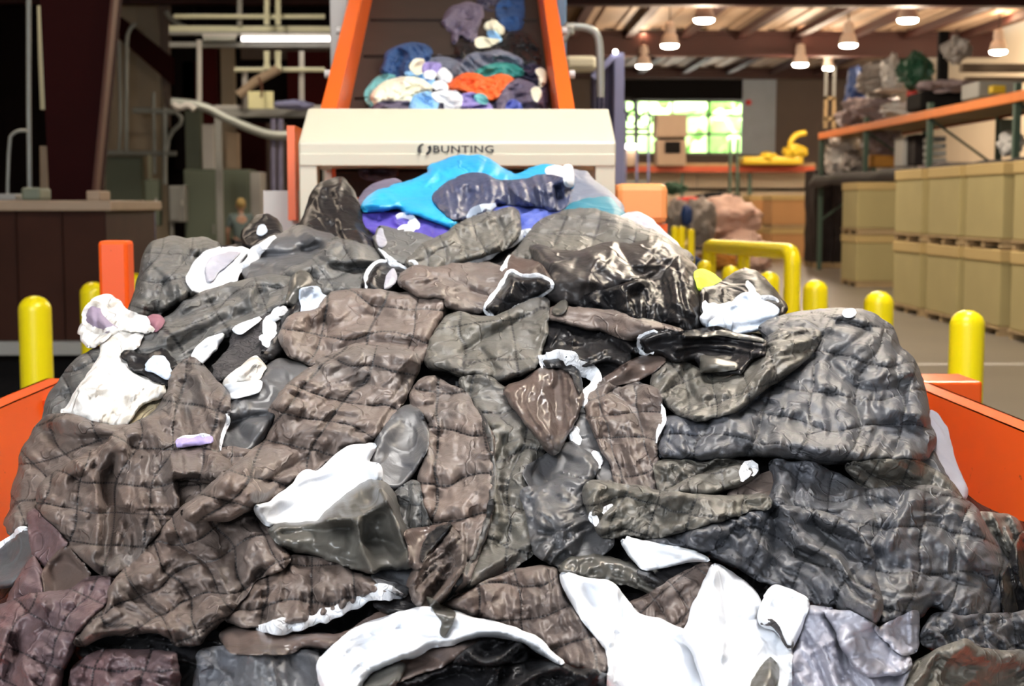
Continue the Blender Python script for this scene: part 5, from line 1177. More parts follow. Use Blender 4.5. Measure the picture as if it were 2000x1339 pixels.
# --- left back
c('roll', 'rolled_jacket', 'rolled grey quilted jacket standing at the back left beside the orange post', 'jacket', 'F 670,580 690,500 700,450 740,340 770,250 790,195 900,178 1020,162 1120,188 1160,225 1090,260 1020,320 1000,390 1030,460 900,530 800,600', 'grey', H=.26, R=75, q=(300, 480, 55, 10, -14, 58), qh=.014, wr=(.035, 48, 75, 2.2), folds=[('F 960,190 990,250 960,320', -.06, 9), ('F 1040,180 1060,230 1010,300', -.06, 9)])
c('cup', LN, 'white cup-shaped collar lining open toward the viewer at the back left', 'lining', 'F 980,390 1005,322 1080,250 1180,225 1290,225 1312,240 1240,310 1210,400 1100,440 1050,470 1000,445', 'white', H=.10, R=26)
cloth(PL, 'cup2', 'cup_interior', None, None, 'F 1070,320 1110,262 1200,236 1270,244 1200,305 1130,360 1120,400 1080,400', 'pale', H=.02, R=10, parent='cup', plabel='grey inside of the cup')
rim(PL, 'cup', 'white_strap', 'F 1200,430 1225,370 1260,325 1310,300 1330,250 1380,215 1442,165', r=.018, up=.02, jag=.3)
c('lbj', J, 'long dark brown jacket spread across the back left below the white strap', 'jacket', 'F 650,770 690,735 750,660 860,590 1000,500 1200,400 1380,380 1500,385 1607,400 1600,470 1500,540 1370,600 1240,660 1170,690 1000,800 930,870 880,830 850,760 780,790', 'grey', H=.15, R=52, wr=(.035, 70, -25, 2.8), folds=[('F 900,600 1060,520 1250,480', -.05, 10), ('F 860,700 1000,620 1300,480', .05, 14), ('F 900,760 1100,640 1350,540', -.05, 9), ('F 1330,400 1300,480 1330,560', .04, 10)], q=(300, 600, 80, -40, 30, 50), qh=.006)
c('grim', J, 'grey quilted edge tucked under the soiled white sleeve at the left wall', 'jacket', 'F 225,1130 240,1080 262,1000 330,900 400,820 500,745 560,740 540,900 450,1060 380,1150', 'grey', H=.12, R=40, q=(120, 740, 60, -30, 20, 60))
c('khk', S, 'torn khaki fleece scrap poking out right of the soiled white sleeve', 'fabric scrap', 'F 650,1150 690,1060 750,1000 880,940 930,960 860,1060 760,1150', 'khaki', H=.05, R=16, torn=3)
c('wsl', 'white_sleeve', 'soiled white fleece sleeve lying down the left side of the heap', 'sleeve', 'F 310,1088 380,1020 450,900 520,780 530,690 600,630 700,632 760,660 720,740 660,770 700,880 790,905 870,950 840,1000 760,1020 690,1080 640,1155 500,1140 400,1118', 'soiled', H=.16, R=52, wr=(.035, 60, -50, 2), folds=[('F 540,800 640,860 700,1000', .03, 16)])
c('cuf', 'white_cuff', 'torn white cuff with lilac inside at the top left of the heap', 'cuff', 'F 425,690 422,640 440,570 470,505 550,478 600,505 650,550 700,568 740,595 800,650 760,665 700,640 620,650 560,690 480,745 430,722', 'soiled', H=.13, R=30, torn=2.5)
cloth(PL, 'cuf2', 'lilac_lining', None, None, 'F 445,600 462,530 490,512 535,530 548,575 585,612 625,640 560,668 540,672 500,655 462,625', 'lilac', H=.05, R=18, parent='cuf', plabel='lilac inside of the cuff', folds=[('F 500,540 510,640 520,660', -.04, 7)])
cloth(PL, 'cuf3', 'rose_lining', None, None, 'F 756,596 800,570 842,572 868,606 850,640 812,664 790,640', 'rose', H=.04, R=12, parent='cuf', plabel='dusty rose flap')
rim(PL, 'cuf', 'rolled_white_edge', 'F 445,600 462,530 490,510 530,530 548,575 585,612 625,640 560,672 500,658 462,625', r=.012, mat='soiled', closed=True, jag=1.2)
rim(PL, 'cuf', 'frilled_edge', 'F 620,650 690,618 742,600 765,640 800,658', r=.016, mat='soiled', jag=1.5)
c('tlb', LN, 'torn black lining with a pale blue inside, right of the soiled white sleeve', 'lining', 'F 640,772 720,788 800,775 850,742 905,800 932,880 930,930 880,945 760,885 700,860', 'black', H=.06, R=16, torn=3)
cloth(PL, 'tlb2', 'blue_inside', None, None, 'F 750,862 800,785 860,788 922,905 865,925 800,880', 'ltblue', H=.03, R=12, torn=2, parent='tlb', plabel='pale blue inside')

# --- middle left details
c('pk', S, 'dark pointed scrap standing beside torn white bits, left of centre', 'fabric scrap', 'G 165,510 190,390 240,348 275,370 305,425 250,470 200,540', 'olsatin', H=.10, R=22)
c('charc', 'fleece_piece', 'charcoal fleece piece with white torn edges left of centre', 'fleece', 'F 1100,890 1180,780 1240,690 1330,610 1400,590 1500,545 1560,600 1480,720 1400,800 1300,830 1190,900 1140,930', 'charcoal', H=.10, R=34, torn=3)
c('blkgap', S, 'black shiny strip along the right side of the charcoal fleece', 'fabric scrap', 'F 1370,780 1440,690 1510,570 1560,510 1607,520 1600,620 1500,760 1430,810', 'black', H=.08, R=18, torn=3)
rim(PL, 'charc', 'torn_white_edge', 'F 1505,538 1440,580 1400,610 1420,660 1400,720 1380,745', r=.022, jag=1.5, up=.01)
c('wtri', S, 'pointed white batting scrap between brown jackets, left of centre', 'fabric scrap', 'F 1000,790 1030,750 1085,698 1172,672 1125,760 1052,832', 'white', H=.04, R=12, torn=1.5)
c('wtri2', S, 'narrow white wedge of batting above the pointed white scrap', 'fabric scrap', 'F 1215,652 1290,615 1368,588 1310,635 1260,672', 'white', H=.03, R=8, torn=1)
c('wbits', S, 'ragged white and blue bits beside the dark pointed scrap', 'fabric scrap', 'G 215,590 240,530 228,450 270,435 310,430 345,480 390,500 372,545 320,575 260,590', 'ltblue', H=.06, R=14, torn=5)
c('nv', 'satin_piece', 'grey-blue satin piece between the brown hood and the quilted sleeve', 'satin', 'P 432,800 450,770 505,735 545,700 600,712 615,740 560,790 520,840 495,880 465,890 440,872', 'satin', H=.07, R=26, folds=[('P 450,830 480,815 520,810', -.05, 7)], **SAT)
c('wcr', S, 'crumpled white knot above the white band, left of centre', 'fabric scrap', 'F 1175,945 1220,885 1290,820 1340,788 1395,850 1345,915 1300,940', 'soiled', H=.09, R=18, torn=2, wr=(.03, 26, -40, 2))
c('wband', 'white_band', 'flat white band below the crumpled white knot, left of centre', 'band', 'F 1176,945 1270,935 1368,922 1352,972 1190,1012', 'white', H=.03, R=10, torn=.8)
# --- upper centre
c('mid', J, 'tan quilted jacket back with pointed corner, upper centre of the heap', 'jacket', 'G 120,690 145,630 200,580 330,555 390,455 560,440 700,460 850,470 1012,448 1020,480 992,560 935,640 912,720 885,800 840,860 760,830 400,860 310,830 230,805 170,785', 'tan', H=.15, R=50, q=(640, 580, 88, 10, -22, 62), qh=.014, folds=[('G 360,560 350,680 380,800', -.05, 10), ('G 380,700 560,650 880,690', .03, 12), ('G 400,770 600,700 860,740', -.03, 8)])
c('cfb', SV, 'brown jacket sleeve with a white-rimmed open cuff, top centre', 'sleeve', 'G 738,385 800,342 950,330 1100,312 1250,308 1310,335 1330,420 1230,500 1190,560 1100,555 1000,525 1000,470 850,480 760,435', 'brown', H=.16, R=42, wr=(.026, 40, 5, 2.6), folds=[('G 1000,470 1080,450 1200,470', -.03, 9)])
cloth(PL, 'cfb2', 'cuff_interior', None, None, 'G 1188,545 1245,480 1300,400 1325,340 1400,380 1480,372 1540,402 1535,440 1440,500 1330,550 1250,585', 'black', H=.05, R=24, parent='cfb', plabel='black inside of the cuff', drape=(.05, 60), lift=.03)
rim(PL, 'cfb', 'white_cuff_rim', 'G 1188,545 1245,480 1300,400 1325,338 1400,380 1480,370 1542,402 1537,440 1440,500 1330,550 1250,588', r=.010, closed=True, up=.015)
rim(PL, 'cfb', 'white_tip', 'G 1285,345 1310,310 1330,262', r=.014, up=.012)
c('dkc', 'dark_jacket', 'jacket with brown top and black folded underside right of centre', 'jacket', 'H 0,150 40,118 100,108 250,120 450,168 600,198 650,222 560,260 430,290 380,360 350,410 280,415 200,375 80,325 0,300', 'black', H=.14, R=40, wr=(.05, 55, 10, 2.4))
c('dkt', J, 'brown-grey quilted panel lying on top of the black folded jacket', 'jacket', 'H 18,160 50,122 100,108 250,118 450,165 560,190 640,218 540,215 440,232 380,250 260,200 120,175', 'brown', H=.08, R=22)
c('tuft', S, 'tiny dark tuft upright on the brown-grey panel right of centre', 'fabric scrap', 'H 65,125 85,100 120,82 124,110 105,132 80,138', 'olsatin', H=.05, R=10, torn=1)
c('cup_a', J, 'olive upper jacket panel with pointed right edge, centre of the heap', 'jacket', 'G 1010,585 1100,572 1240,592 1440,500 1526,490 1518,620 1498,720 1482,820 1440,872 1340,892 1250,930 1150,900 1000,860 890,840 900,730 950,640', 'olive', H=.15, R=46, q=(900, 640, 95, -12, 10, 75), qh=.008, folds=[('G 1100,760 1200,690 1380,600', -.05, 10), ('G 1000,640 1120,620 1300,600', .04, 14), ('G 1180,760 1260,860 1240,910', -.05, 8), ('G 1340,740 1400,800 1440,860', .04, 9)])
# right hump
c('hbk', S, 'pale grey lining edge hanging over the right wall behind the hump', 'lining', 'H 1690,560 1740,590 1775,645 1800,760 1858,900 1850,945 1780,910 1720,820 1690,720', 'pale', H=.08, R=20)
c('hund', J, 'dark quilted edge showing below the right hump at the wall', 'jacket', 'H 1640,740 1720,735 1760,830 1810,910 1790,920 1700,860', 'slate', H=.08, R=22)
c('hump', J, 'big grey quilted jacket forming the hump at the right of the heap', 'jacket', 'H 530,640 560,585 700,560 850,520 950,430 1000,340 985,240 960,195 1020,160 1100,138 1220,123 1340,128 1450,148 1520,180 1552,240 1562,300 1642,352 1667,440 1692,520 1702,600 1717,700 1695,752 1650,780 1500,784 1300,784 1150,780 1000,752 900,754 780,774 540,770 516,710', 'slate', H=.28, R=85, q=(1505, 745, 88, 10, -20, 62), qh=.015, wr=(.030, 70, 20, 2.6), folds=[('H 880,570 950,500 1060,420 1190,330', -.08, 12), ('H 1270,340 1350,280 1430,220', -.04, 9), ('H 1300,180 1360,175 1440,210', -.05, 7), ('H 1000,700 1200,720 1600,760', .04, 16), ('H 1560,320 1560,420 1600,560', -.04, 10)])
c('curl', SV, 'olive-grey sleeve curled along the left side of the right hump', 'sleeve', 'H 495,420 520,370 600,335 700,390 800,405 890,385 960,325 985,260 1040,215 1140,200 1235,208 1225,265 1165,330 1068,405 955,485 865,556 780,584 700,592 610,570 535,520', 'olive', H=.17, R=46, q=(1330, 760, 62, -28, 14, 62), qh=.012, wr=(.030, 46, -35, 2), folds=[('H 640,380 650,450 690,520', -.07, 9), ('H 1180,215 1200,260 1170,310', -.04, 6), ('H 700,500 860,470 1000,380', .03, 14)])
c('flpb', 'folded_flap', 'brown pointed flap left of the black layered flaps', 'flap', 'H 270,445 330,400 420,340 565,275 560,330 500,395 400,430 320,440', 'brsatin', H=.05, R=14)
c('flp', 'folded_flap', 'stack of black flaps with ragged edges lying left of the right hump', 'flap', 'H 430,262 470,235 560,212 650,222 800,202 900,228 992,248 988,315 900,335 885,385 800,405 705,405 690,335 600,345 540,300 480,320', 'black', H=.12, R=24, folds=[('H 640,240 800,240 980,280', .06, 6), ('H 600,290 760,270 960,310', .05, 6)], torn=2)
cloth(PL, 'flp2', 'olive_flap_face', None, None, 'H 690,232 800,205 900,228 985,250 985,262 900,250 790,232 720,245', 'olsatin', H=.02, R=6, parent='flp', plabel='olive edge of the top flap', torn=1)
cloth(PL, 'flp3', 'grey_pocket', None, None, 'H 700,312 780,325 850,345 880,360 860,385 700,402', 'olsatin', H=.03, R=10, parent='flp', plabel='grey pocket between the flaps', torn=1)
rim(PL, 'dkc', 'torn_white_edge', 'H 520,216 450,235 432,245 455,262 440,285 440,310 480,305 505,312', r=.009, jag=1.5)
# right-middle panel
c('tgr', S, 'torn dark strip with white shreds right of the centre jacket', 'fabric scrap', 'H 130,650 185,575 235,610 275,700 305,820 360,870 350,900 270,860 220,760 160,715', 'satin', H=.07, R=16, torn=3)
rim(PL, 'tgr', 'white_shred', 'H 160,620 155,680 185,700', r=.012, jag=2)
rim(PL, 'tgr', 'white_shred', 'H 245,730 262,790 275,810', r=.012, jag=2)
c('rmp', J, 'grey-brown quilted panel with a white side edge, right of centre', 'jacket', 'H 205,560 198,500 258,438 330,465 430,438 522,478 550,560 542,600 516,690 522,760 548,870 542,925 450,915 350,885 325,800 268,690 228,610', 'brown', H=.11, R=36, q=(1165, 760, 66, -8, 14, 56), qh=.014, wr=(.022, 40, 80, 2.2), folds=[('H 330,480 420,560 460,640', -.04, 9)])
rim(PL, 'rmp', 'white_edge', 'H 538,530 548,575 545,610 518,665 516,700', r=.006)
# --- centre jacket
c('cjr', J, 'olive quilted front panel with a long stitched seam, centre of the heap', 'jacket', 'G 1060,900 1200,900 1290,940 1380,1050 J 1480,200 1540,290 1420,385 1445,450 1480,560 1485,640 1660,655 1620,700 1450,745 1360,825 1250,885 1150,940 1040,975 1150,860 1220,720 1270,560 1285,400 1250,240 1200,120', 'olive', H=.12, R=44, q=(1000, 980, 100, 8, -16, 92), qh=.014, folds=[('J 1330,240 1300,420 1330,560', -.04, 8), ('J 1180,880 1300,780 1480,690', .04, 12), ('J 1500,680 1560,690 1640,670', .03, 10)])
c('cjl', J, 'puffy brown quilted panel running down the centre of the heap', 'jacket', 'J 915,110 905,40 950,-20 1040,-30 1120,20 1180,70 1240,160 1275,260 1290,400 1275,560 1235,720 1170,860 1060,975 1030,960 1100,860 1080,700 1100,625 1005,620 958,560 952,400 972,220 1000,170 960,140', 'tan', H=.15, R=52, q=(850, 850, 112, 2, 2, 84), qh=.024, wr=(.018, 60, 85, 2.4), folds=[('J 930,100 1000,90 1080,60', -.05, 8), ('J 1230,110 1270,240 1290,400 1275,560', .03, 7)])
rim(PL, 'cjl', 'seam_piping', 'J 1210,100 1262,210 1280,330 1282,450 1255,620 1200,760 1120,890 1050,970', r=.006, mat='olive', up=.006, jag=.1)
c('blg', 'satin_piece', 'blue-grey satin piece wedged right of the centre jacket', 'satin', 'J 1405,390 1480,340 1545,295 1625,255 1745,355 1735,400 1650,495 1665,530 1655,655 1490,645 1478,560 1445,455', 'satin', H=.07, R=28, **SAT)
c('bsl', SV, 'shiny brown sleeve with a white-rimmed mouth right of centre', 'sleeve', 'G 1290,960 1400,930 1475,865 1560,850 1650,870 1705,960 1706,1050 1660,1150 1610,1240 1555,1315 1500,1262 1440,1185 1370,1070', 'brsatin', H=.17, R=46, wr=(.032, 44, 72, 2.8), folds=[('G 1560,960 1600,1060 1580,1200', -.05, 9), ('G 1500,960 1540,1080 1540,1200', .04, 9)])
cloth(PL, 'bsl2', 'sleeve_mouth', None, None, 'G 1490,800 1560,795 1640,815 1700,860 1715,960 1690,1000 1650,890 1580,860 1520,860', 'black', H=.04, R=14, parent='bsl', plabel='black inside of the sleeve mouth')
rim(PL, 'bsl', 'white_trim', 'G 1480,790 1520,812 1580,778 1640,795 1700,845 1780,895 1782,940 1722,1000 1708,1060', r=.017, up=.012, jag=.7)
rim(PL, 'bsl', 'white_trim', 'G 1480,785 1490,830 1500,870', r=.006, up=.012, jag=.7)

# --- pieces glimpsed between the big ones
c('u1', S, 'brown quilted piece glimpsed between the hooded jacket and the long sleeve', 'fabric scrap', 'P 320,900 460,870 540,890 500,960 430,1020 320,1020', 'tan', H=.06, R=20, q=(340, 930, 60, 0, 0, 50), qh=.010)
c('u2', S, 'olive crumpled piece in the dark gap under the right hump', 'fabric scrap', 'K 470,120 560,100 700,115 800,100 900,120 920,180 740,240 500,260', 'olive', H=.05, R=20, wr=(.04, 40, 10, 2))
c('u3', S, 'dark slate crumpled piece behind the sleeve mouth, right of the heap centre', 'fabric scrap', 'P 1020,960 1120,930 1180,960 1200,1060 1120,1120 1040,1080', 'satin', H=.05, R=20, wr=(.04, 40, -30, 2))
c('u4', S, 'black creased piece in the gap above the bottom left quilted edge', 'fabric scrap', 'P 130,1250 220,1225 420,1235 640,1240 720,1290 600,1350 200,1350', 'black', H=.05, R=20, wr=(.05, 40, 5, 2.5))
# --- left slope
c('lsj', J, 'dark quilted jacket lying along the left wall of the hopper', 'jacket', 'I 30,660 42,560 72,430 105,290 140,200 205,128 300,132 420,168 560,188 620,200 580,290 500,360 300,450 200,470 190,570 120,630 60,672', 'brown', H=.17, R=60, q=(70, 900, 70, -22, 32, 66), qh=.014, folds=[('I 180,200 300,250 520,230', -.04, 12)])
c('hood', J, 'brown quilted jacket with pointed shoulder and lilac label, left of centre', 'jacket', 'P 330,740 352,715 373,699 398,712 414,735 437,760 446,775 446,805 433,840 425,885 448,895 455,915 440,945 F 900,1420 I 800,560 700,665 630,770 575,835 490,868 440,835 380,795 290,705 200,605 160,530 178,450 300,360 480,255 560,200 640,160 700,115 750,30', 'brown', H=.19, R=62, q=(330, 860, 78, 4, -14, 74), qh=.015, wr=(.034, 62, 75, 3), folds=[('I 500,330 480,450 500,600 470,760', -.10, 13), ('I 350,360 420,420 440,560 430,740', .06, 14), ('I 440,330 390,400 330,420', -.07, 10), ('I 660,170 720,270 780,400', .05, 14), ('I 600,480 560,620 540,780', -.05, 11), ('I 830,120 850,200 850,240', -.04, 8), ('P 390,745 400,790 420,820', .03, 8)])
cloth(PL, 'lab', 'lilac_label', None, None, 'F 915,1248 925,1222 1012,1212 1098,1203 1115,1212 1120,1243 1010,1262 925,1276', 'violet', H=.012, R=6, torn=.5, parent='hood', plabel='lilac label')
rim(PL, 'hood', 'white_label_edge', 'F 925,1222 1012,1212 1098,1203', r=.006, up=.008)
rim(PL, 'hood', 'white_strip', 'F 1188,1090 1185,1130 1165,1180 1150,1230 1155,1285', r=.009, up=.01)
c('gl1', S, 'grey plain flap with a pale edge at the far left, below the hopper wall', 'flap', 'I -60,760 0,715 60,695 128,638 145,700 150,762 128,812 88,852 60,895 0,905 -60,900', 'satin', H=.08, R=22)
rim(PL, 'gl1', 'white_edge', 'I -40,745 10,715 70,670 125,640', r=.012)
c('gl2', S, 'plain maroon satin wedge below the left quilted jacket', 'fabric scrap', 'I 125,600 150,560 210,620 300,700 250,770 200,800 150,760', 'maroon', H=.06, R=22)
c('gl3', S, 'plum satin piece at the far left above the maroon quilt', 'fabric scrap', 'I 30,970 90,850 150,765 190,830 215,940 150,980', 'maroon', H=.07, R=22, **SAT)
c('gl4', S, 'brown satin triangle between the left quilts', 'fabric scrap', 'I 185,830 290,715 400,830 400,870 340,930 210,945', 'brsatin', H=.06, R=24)
c('mar', J, 'maroon quilted jacket in the lower left corner of the heap', 'jacket', 'I -130,1600 -130,1060 0,990 120,935 300,925 360,870 500,868 520,930 480,1010 340,1130 320,1200 280,1260 250,1500', 'maroon', H=.18, R=60, q=(60, 1200, 30, -70, 62, 30), qh=.014, wr=(.032, 60, 110, 2.6), folds=[('I 0,1180 60,1060 180,980', .05, 16), ('I 20,1339 60,1200 60,1140', -.06, 12), ('I 330,1100 420,1000 490,960', .04, 12)])
c('bl1', J, 'purple-brown quilted edge along the bottom left of the frame', 'jacket', 'I 290,1500 310,1260 440,1192 600,1178 780,1190 800,1500', 'maroon', H=.10, R=40, q=(200, 1290, 90, 6, -10, 80), qh=.014, wr=(.028, 36, 15, 2.4))
c('bl2', 'satin_sheet', 'smooth grey-blue satin panel at the bottom, left of the white arc', 'satin', 'J -50,1500 -40,1200 120,1165 430,1185 515,1205 540,1260 560,1500', 'slate', H=.09, R=34, q=(0, 0, 4000, 0, 0, 4000), qh=0, wr=(.02, 80, 80, 2.5))
c('st1', S, 'narrow brown strip under the white-edged quilt, lower left centre', 'fabric scrap', 'J 60,1110 140,1080 240,1085 420,1120 620,1110 740,1040 830,985 850,1020 760,1090 620,1150 430,1165 300,1200 120,1185', 'brsatin', H=.07, R=16)
c('st2', S, 'black ragged strip above the white arc, lower centre', 'fabric scrap', 'J 740,975 800,940 900,925 985,945 1050,1000 1120,1030 1040,1035 880,1020 800,1010', 'black', H=.06, R=14, torn=2)
c('lbq', J, 'brown quilt with a frayed white lower edge, lower left of centre', 'jacket', 'J 340,780 380,768 440,768 560,788 700,848 830,905 885,940 760,918 690,962 560,1022 440,1062 300,1084 140,1070 90,1040 200,900', 'brown', H=.13, R=40, q=(505, 1120, 90, -4, 4, 66), qh=.014, wr=(.026, 50, 60, 2.4), folds=[('J 250,850 260,960 270,1070', -.03, 8), ('J 460,790 470,900 490,1030', -.03, 8)])
rim(PL, 'lbq', 'frayed_white_edge', 'J 230,1080 330,1080 440,1062 560,1022 690,962 760,916 880,940', r=.013, jag=.8)
c('dia', J, 'large brown jacket quilted in diamonds, lower left of the heap', 'jacket', 'I 480,905 510,868 600,800 700,680 790,570 900,490 980,420 1100,340 J 215,420 230,545 290,640 350,740 375,770 345,805 250,850 130,975 60,1060 0,1110 I 890,1155 780,1152 760,1112 630,1102 480,1122 330,1152 400,1062 490,975', 'brown', H=.17, R=58, q=(330, 1000, 62, -26, 34, 52), qh=.020, wr=(.020, 60, 20, 2.4), folds=[('I 1160,830 1050,960 900,1140', -.07, 10), ('I 1030,990 960,1060 890,1140', .05, 10), ('I 420,1100 600,1080 760,1090', .03, 12)])
c('slv', SV, 'long quilted sleeve running from the centre down to the lower left', 'sleeve', 'G 280,845 400,788 520,748 700,738 795,768 842,800 842,880 802,960 762,1060 684,1180 622,1255 J 560,330 500,395 450,390 300,500 290,530 215,545 I 1120,545 1000,600 870,605 800,570 900,490 970,420 1075,325 1190,255 1230,130 J 280,120 G 70,1065 200,925', 'tan', H=.18, R=56, q=(560, 800, 88, 24, -42, 56), qh=.022, wr=(.024, 58, -40, 2.6), folds=[('J 450,340 350,380 270,440', -.07, 9), ('G 400,840 560,830 700,860', .03, 14)])
# --- centre bottom
c('oval', 'satin_piece', 'smooth grey satin lobe between the sleeve and the centre panel', 'satin', 'J 700,360 770,240 840,148 890,98 940,118 988,190 972,300 905,420 870,460 790,470', 'satin', H=.12, R=44, wr=(.008, 90, 60, 2), drape=(.02, 150))
c('wbig', 'white_fabric_piece', 'large white fabric piece lying left of centre, above the olive folded cloth', 'fabric', 'J 214,545 290,530 312,500 450,388 500,400 560,330 640,278 765,264 712,350 780,362 775,420 730,460 650,520 560,560 500,640 390,640 275,632', 'white', H=.10, R=30, wr=(.012, 70, -30, 2), torn=1)
c('puf', S, 'small grey quilted scraps between the satin lobe and the brown panel', 'fabric scrap', 'J 840,480 920,428 952,440 962,540 1010,625 900,650 850,560', 'grey', H=.08, R=20, q=(790, 950, 40, 0, 0, 40), qh=.010)
c('undb', S, 'dark blue-grey cloth glimpsed beneath the olive folded cloth', 'fabric scrap', 'J 740,850 800,820 930,790 910,900 885,940 780,890', 'slate', H=.05, R=20)
c('crk', S, 'crinkled dark nylon strip at the lower end of the centre panel', 'fabric scrap', 'J 905,930 920,830 1000,720 1090,620 1110,640 1150,720 1150,800 1100,880 1050,975 960,990', 'brown', H=.10, R=30, wr=(.045, 30, -60, 2))
c('olf', 'folded_cloth', 'dark olive satin cloth folded into a peak, centre front', 'cloth', 'J 275,640 380,618 500,622 525,570 620,510 700,440 745,428 805,440 838,480 858,560 892,640 925,785 905,805 770,822 742,848 600,795 340,712 300,675', 'olsatin', H=.19, R=60, wr=(.022, 90, 70, 2.6), drape=(.04, 140), folds=[('J 525,610 600,600 700,590 800,520', .07, 16), ('J 680,620 700,740 745,840', .07, 10), ('J 780,470 850,600 900,770', .05, 12), ('J 350,660 520,640 640,640', -.05, 12), ('J 710,700 800,690 880,740', -.05, 12)])
c('bflap', 'folded_flap', 'black stiff flap pointing right beside the olive folded cloth', 'flap', 'J 885,650 1000,640 1095,613 1062,672 1012,722 965,800 925,822 905,720', 'brsatin', H=.06, R=16)
cloth(PL, 'bflap2', 'black_face', None, None, 'J 1000,650 1095,613 1062,672 1012,722 965,800 950,770 975,700', 'black', H=.03, R=10, parent='bflap', plabel='black inner face')
c('bcq', J, 'grey-brown quilted panel in the lower centre beside the white fabric', 'jacket', 'J 1040,980 1240,888 1380,820 1560,800 1602,900 1642,990 1702,1080 1785,1180 1812,1250 1795,1292 1720,1295 1600,1245 1490,1145 1380,1080 1200,1040', 'brown', H=.15, R=48, q=(1010, 1130, 22, 74, 90, -18), qh=.013, wr=(.024, 50, 70, 2.4))
# --- bottom centre
c('bdk', 'black_lining_piece', 'black crumpled lining at the bottom centre, below the white arc', 'lining', 'J 640,1500 700,1350 840,1300 1000,1260 1240,1230 1420,1225 1600,1245 1850,1310 1900,1500', 'black', H=.12, R=40, wr=(.06, 60, -15, 2.4), folds=[('J 900,1339 1100,1270 1400,1260', .06, 12), ('J 1380,1339 1500,1270 1600,1255', .05, 12)])
c('bbr', S, 'brown satin strip inside the white arc at the bottom centre', 'fabric scrap', 'J 820,1330 850,1260 900,1195 1060,1150 1260,1112 1210,1175 1080,1240 960,1280', 'brsatin', H=.07, R=20, **SAT)
c('bol', S, 'pale olive scrap at the lower left inside of the white arc', 'fabric scrap', 'J 700,1340 740,1290 840,1240 890,1250 850,1320 820,1360', 'olsatin', H=.06, R=16)
c('bshn', S, 'shiny black bulge inside the white arc at the bottom centre', 'fabric scrap', 'J 1090,1240 1180,1170 1265,1118 1380,1122 1442,1180 1432,1222 1300,1235', 'black', H=.12, R=26, wr=(.04, 40, -10, 2))
c('arc', 'white_band', 'wide white padded band curving like an arc at the bottom centre', 'band', 'J 508,1235 560,1168 680,1088 860,1010 980,993 1080,1008 1230,1048 1372,1088 1462,1108 1492,1150 1600,1240 1560,1225 1480,1175 1420,1132 1250,1116 1150,1132 1000,1162 870,1224 740,1284 690,1345 640,1500 560,1500', 'white', H=.13, R=34, wr=(.012, 60, -20, 2), torn=1, folds=[('J 860,1080 900,1100 930,1130', -.02, 5), ('J 600,1175 660,1200 720,1260', -.02, 5)])
c('ast', S, 'narrow olive strip hanging over the top of the white arc', 'fabric scrap', 'J 985,945 1050,990 1110,1015 1095,1060 1062,1120 1048,1105 1060,1050 1020,990', 'olsatin', H=.03, R=8)

# --- right slope
c('tanp', S, 'plain tan-grey wedge under the right hump', 'fabric scrap', 'K 770,250 850,190 940,163 1010,140 1000,200 960,260', 'tan', H=.05, R=18)
c('fst', J, 'folded grey quilt edge with a white tip below the right-middle panel', 'jacket', 'K 510,240 600,188 720,148 870,118 905,160 835,202 705,242 600,252', 'olive', H=.09, R=20, q=(1300, 950, 60, -20, 5, 50), qh=.006)
rim(PL, 'fst', 'white_tip', 'K 838,190 850,160 865,122 890,135 880,165', r=.012)
c('ur', J, 'grey quilted sleeve end below the hump at the right wall', 'jacket', 'K 1260,120 1450,108 1600,118 1665,168 1725,240 1750,300 1640,260 1500,240 1400,240 1320,190', 'olive', H=.10, R=32, q=(1700, 930, 50, 20, -14, 46), qh=.012, folds=[('K 1300,130 1420,180 1560,190', -.04, 8)])
c('mdl', J, 'grey quilted jacket body directly under the right hump', 'jacket', 'K 940,290 985,190 955,108 1040,112 1150,120 1270,175 1340,225 1420,222 1515,215 1540,280 1480,420 1370,500 1240,380 1100,320', 'slate', H=.13, R=42, q=(1560, 940, 74, 22, -10, 62), qh=.010, folds=[('K 1100,150 1060,200 1040,260', -.03, 8)])
c('olr', S, 'crumpled olive quilt at the right edge, beside the orange wall', 'fabric scrap', 'K 1790,330 1830,312 1900,318 1975,350 2000,400 1980,520 1940,660 1880,640 1850,450', 'olive', H=.12, R=34, wr=(.05, 34, 60, 2))
c('rgt', J, 'wide slate quilted jacket at the lower right of the heap', 'jacket', 'K 1330,600 1365,450 1450,345 1512,215 1600,195 1700,228 1800,308 1855,400 1925,500 1948,600 1915,730 1800,748 1700,740 1610,690 1560,750 1400,790', 'slate', H=.20, R=64, q=(1800, 1040, 80, 12, -18, 76), qh=.015, wr=(.030, 66, -60, 2.6), folds=[('K 1510,225 1460,350 1390,480', -.08, 11), ('K 1500,540 1700,590 1880,650', -.03, 6), ('K 1540,240 1600,400 1760,500', .04, 16), ('K 1700,420 1760,540 1850,600', -.04, 10)])
c('big', J, 'long dark quilted jacket body sweeping down to the right, lower right', 'jacket', 'K 360,440 480,410 640,370 830,310 960,268 1100,298 1250,350 1375,455 1392,600 1405,700 1395,790 1300,760 1100,690 960,618 880,568 720,505 600,460', 'slate', H=.18, R=52, q=(1500, 1050, 84, 44, -44, 74), qh=.014, wr=(.034, 52, 40, 3.2), folds=[('K 960,280 990,420 960,540', -.07, 10), ('K 850,340 780,390 640,400', .04, 12), ('K 1040,350 1180,480 1340,600', .04, 14), ('K 1120,360 1260,470 1380,540', -.05, 10), ('K 700,420 840,480 960,590', -.03, 9)])
